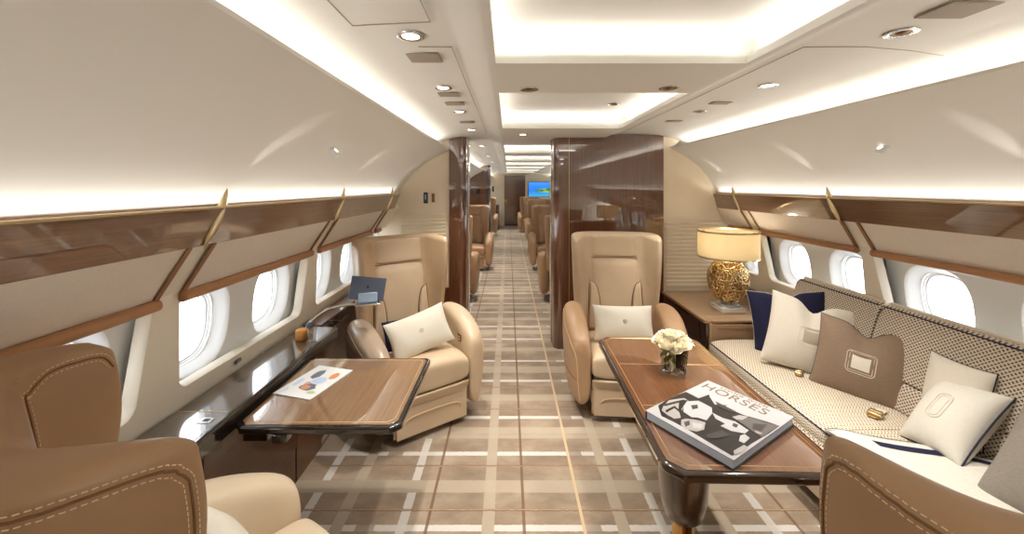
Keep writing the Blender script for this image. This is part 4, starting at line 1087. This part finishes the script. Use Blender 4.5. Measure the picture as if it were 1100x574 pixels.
struct(bpy.data.objects['x'], 'dark skirting strip on the right wall behind the lamp'); bpy.data.objects['x'].name = 'trim_90'
lamp_cabinet(-.20, .70, 'wooden side cabinet at the near end of the sofa, seen only mirrored')
def table_lamp(x, y, z, label):
    t = thing('table_lamp', label, 'lamp', (x, y, z))
    MB().box((0, 0, .018), (.20, .20, .036)).build('lamp_base', 'acrylic', t, bevel=.003)
    MB().box((0, 0, .046), (.14, .14, .020)).build('base_plinth', 'acrylic', t, bevel=.003)
    MB().lathe([(.001, .056), (.045, .057), (.045, .064), (.001, .065)], n=28, caps=False).build('base_collar', 'chrome', t)
    # openwork golden egg
    import bmesh
    bm = bmesh.new(); bmesh.ops.create_icosphere(bm, subdivisions=4, radius=1)
    rn = random.Random(5)
    for v in bm.verts: v.co = (v.co + Vector([rn.uniform(-.035, .035) for _ in range(3)])).normalized()
    bmesh.ops.dissolve_edges(bm, edges=[e for e in bm.edges if rn.random() < .35], use_verts=False)
    for v in bm.verts:
        z_ = v.co.z; k = 1 - .10 * z_ * -1 * .5
        v.co = Vector((v.co.x * .158 * (1 + .05 * z_), v.co.y * .158 * (1 + .05 * z_), .250 + z_ * .195))
    me = bpy.data.meshes.new('lamp_body'); bm.to_mesh(me); bm.free(); me.materials.append(MATS['gold'])
    o = bpy.data.objects.new('lamp_body', me); COL.objects.link(o); o.parent = t
    w_ = o.modifiers.new('lattice', 'WIREFRAME'); w_.thickness = .011; w_.use_even_offset = False
    s_ = o.modifiers.new('sub', 'SUBSURF'); s_.levels = 1; s_.render_levels = 1; me.shade_smooth()
    MB().lathe([(.142 * math.sin(PI * k / 16) + .0005, .250 - .178 * math.cos(PI * k / 16)) for k in range(17)], n=32, caps=False).build('lamp_core', 'gold_core', t)
    MB().lathe([(.03, .425), (.02, .44), (.012, .47), (.010, .56)], n=20).build('lamp_neck', 'brass', t)
    MB().lathe([(.235, .445), (.235, .665)], n=64, caps=False).build('lamp_shade', 'shade_cloth', t)
    for zz in (.445, .660): MB().lathe([(.2365, zz), (.2385, zz), (.2385, zz + .013), (.2335, zz + .013), (.2335, zz), (.2365, zz)], n=64, caps=False).build('shade_band', 'gold_rim', t)
    mb = MB()
    for k in range(3): a = 2 * PI * k / 3; mb.tube([(0, 0, .56), (.235 * math.cos(a), .235 * math.sin(a), .655)], .002, 6)
    mb.build('shade_spider', 'brass', t)
    MB().lathe([(.0005, .59), (.02, .58), (.028, .55), (.02, .515), (.012, .50)], n=20, caps=False).build('bulb', 'bulb_glow', t)
    L = bpy.data.lights.new('lamp_glow', 'POINT'); L.energy = 1.6; L.color = (1, .86, .68); L.shadow_soft_size = .04
    lo = bpy.data.objects.new('lamp_glow', L); COL.objects.link(lo); lo.location = (x, y, z + .62)
    return t
plain('bulb_glow', (1, .9, .7, 1), .3, emit=(1, .82, .58, 1), estr=10)
table_lamp(1.865, 3.36, .601, 'table lamp with golden openwork egg body and cream drum shade')
table_lamp(1.865, .36, .601, 'second gold lamp of the pair, seen only as a reflection in the bulkhead')

# ================================================================= VASE WITH ROSES
vz = .7188; vx, vy = .83, 1.99
t = thing('glass_vase', 'faceted clear glass vase on the right table, full of white roses', 'vase', (vx, vy, vz))
hexo = [(math.cos(2 * PI * k / 6 + .3), math.sin(2 * PI * k / 6 + .3)) for k in range(6)]
rings = []
for r, z in ((.052, 0), (.060, .004), (.074, .122), (.069, .122), (.054, .016)):
    rings.append([Vector((x * r, y * r, z)) for x, y in hexo])
MB().loft(rings).build('vase_wall', 'vase_glass', t, smooth=False)
rings = [[Vector((x * r, y * r, z)) for x, y in hexo] for r, z in ((.0525, .0175), (.062, .080))]
MB().loft(rings).build('water', 'water', t, smooth=False)
def rose(cx, cy, cz, r, tilt, az, label, seed):
    t = thing('white_rose', label, 'flower', (vx, vy, vz), 0, 'white roses in the glass vase')
    rn = random.Random(seed); mb = MB()
    M = Matrix.Translation((cx, cy, cz)) @ Matrix.Rotation(az, 4, 'Z') @ Matrix.Rotation(tilt, 4, 'Y')
    for lay, (rr, n, open_, hh) in enumerate(((.26, 3, .02, .95), (.48, 4, .10, .92), (.74, 5, .25, .85), (1.0, 6, .50, .72))):
        for k in range(n):
            a0 = 2 * PI * (k + .37 * lay) / n + rn.uniform(-.1, .1); wd = 2 * PI / n * .72
            def f(u, v):
                a = a0 + wd * (u - .5) * 2 * .75; edge = 1 - (2 * u - 1) ** 4 * .25
                R_ = r * rr * (.35 + .65 * math.sin(min(1, v * 1.1) * PI / 2)) + r * open_ * .35 * max(0, v - .7) * 3
                return M @ Vector((R_ * math.cos(a), R_ * math.sin(a), r * (-.75 + 1.55 * v * hh * edge - .25 * open_ * max(0, v - .75) * 4)))
            mb.grid(6, 6, f)
    mb.build('bloom', 'rose', t, sub=1, solid=.0012)
    c = M @ Vector((0, 0, -r * .6)); b = Vector((cx * .15 + rn.uniform(-.012, .012), cy * .15 + rn.uniform(-.012, .012), .022))
    MB().tube(bezier([c, (c + b) / 2 + Vector((0, 0, -.005)), b], 6), .0028, 6).build('stem', 'stem', t)
    mb = MB()
    for k in range(3):
        a = rn.uniform(0, 2 * PI); base = c.lerp(b, .15 + .2 * k); d = Vector((math.cos(a), math.sin(a), -.4)).normalized(); s = d.cross(Vector((0, 0, 1))).normalized()
        mb.grid(4, 6, lambda u, v: base + d * .04 * v + s * (u - .5) * .022 * math.sin(PI * min(.98, v + .05)) + Vector((0, 0, -.010 * v * v)))
    mb.build('leaf', 'leaf', t)
rz_ = [(-.045, -.035, .150, .036, .45, PI + .6, 'white rose low at the front left of the bunch'), (.028, -.045, .152, .037, .45, -PI / 2 + .3, 'white rose at the front of the bunch, right of centre'),
       (.068, -.002, .148, .033, .6, -.1, 'white rose leaning out at the right of the bunch'), (-.068, .012, .155, .034, .55, PI, 'white rose leaning out at the left of the bunch'),
       (-.012, -.008, .186, .038, .1, 0, 'topmost white rose in the middle of the bunch'), (.042, .030, .170, .034, .3, .8, 'white rose at the back right of the bunch'),
       (-.030, .045, .168, .034, .3, 2.2, 'white rose at the back left of the bunch'), (-.012, -.062, .140, .028, .7, -PI / 2 - .2, 'smallest white rose hanging over the front rim')]
for i, a in enumerate(rz_): rose(*a, 20 + i)

# ================================================================= SMALL WALL THINGS
t = thing('wall_screen', 'wall screen at the far end showing a green island in blue sea', 'screen', (1.52, 16.27, 1.515))
MB().box((0, 0, 0), (1.40, .04, .62)).build('screen_frame', 'black', t, bevel=.006)
MB().add([(-.685, -.022, -.295), (.685, -.022, -.295), (.685, -.022, .295), (-.685, -.022, .295)], [(0, 1, 2, 3)]).build('screen_picture', 'screen_island', t, smooth=False)
def placard(name, x, mat, label, w=.045, h=.115):
    t = thing(name, label, 'wall panel', (x, 4.178, 1.525))
    b = MB().box((0, 0, 0), (w, .012, h)).build('panel_frame', 'black' if mat == 'placard_blue' else 'panel_cream', t, bevel=.004)
    MB().box((0, -.007, 0), (w * .7, .004, h * .8)).build('panel_face', mat, t, bevel=.002)
    if mat == 'placard_blue': MB().box((0, -.010, .01), (w * .35, .002, h * .45)).build('panel_display', 'dock_blue', t)
    else:
        for z in (-.03, 0, .03): MB().box((0, -.010, z), (w * .5, .004, .014)).build('button', 'leather_strap', t, bevel=.002)
placard('control_panel', -.872, 'placard_blue', 'small dark blue control display on the left cream end panel')
placard('button_panel', -.792, 'placard_red', 'slim reddish button strip beside the blue control display')
t = thing('wall_phone', 'small dark handset on the cream wall left of the far door', 'phone', (-.62, 16.27, 1.53))
MB().box((0, 0, 0), (.12, .04, .26)).build('phone_cradle', 'panel_cream', t, bevel=.01)
MB().box((0, -.03, 0), (.06, .03, .22)).build('handset', 'black', t, bevel=.01)
t = thing('wall_plate', 'tiny dark square plate on the curved partition', 'wall plate', (-.74, 9.79, 1.52))
MB().box((0, 0, 0), (.10, .02, .12)).build('plate', 'black', t, bevel=.004)

# ================================================================= DAYLIGHT, CAMERA
W = bpy.data.worlds.new('sky'); SC.world = W; W.use_nodes = True
bg = W.node_tree.nodes['Background']; bg.inputs[0].default_value = (.93, .97, 1.0, 1); bg.inputs[1].default_value = 4.0
cam = bpy.data.cameras.new('camera'); co = bpy.data.objects.new('camera', cam); COL.objects.link(co)
co.location = (0, 0, 1.65); co.rotation_euler = (R(90), 0, 0)
cam.sensor_width = 36; cam.lens = 36 * 425 / 1100; cam.shift_x = 4 / 1100; cam.shift_y = -87 / 1100; cam.clip_start = .02
SC.camera = co
SC.view_settings.view_transform = 'Standard'; SC.view_settings.look = 'None'; SC.view_settings.gamma = 1; SC.view_settings.use_curve_mapping = False
SC.view_settings.exposure = 0.66
SC.cycles.max_bounces = 10; SC.cycles.diffuse_bounces = 5; SC.cycles.glossy_bounces = 8; SC.cycles.transparent_max_bounces = 24; SC.cycles.transmission_bounces = 8
SC.cycles.caustics_reflective = False; SC.cycles.caustics_refractive = False; SC.cycles.sample_clamp_indirect = 4
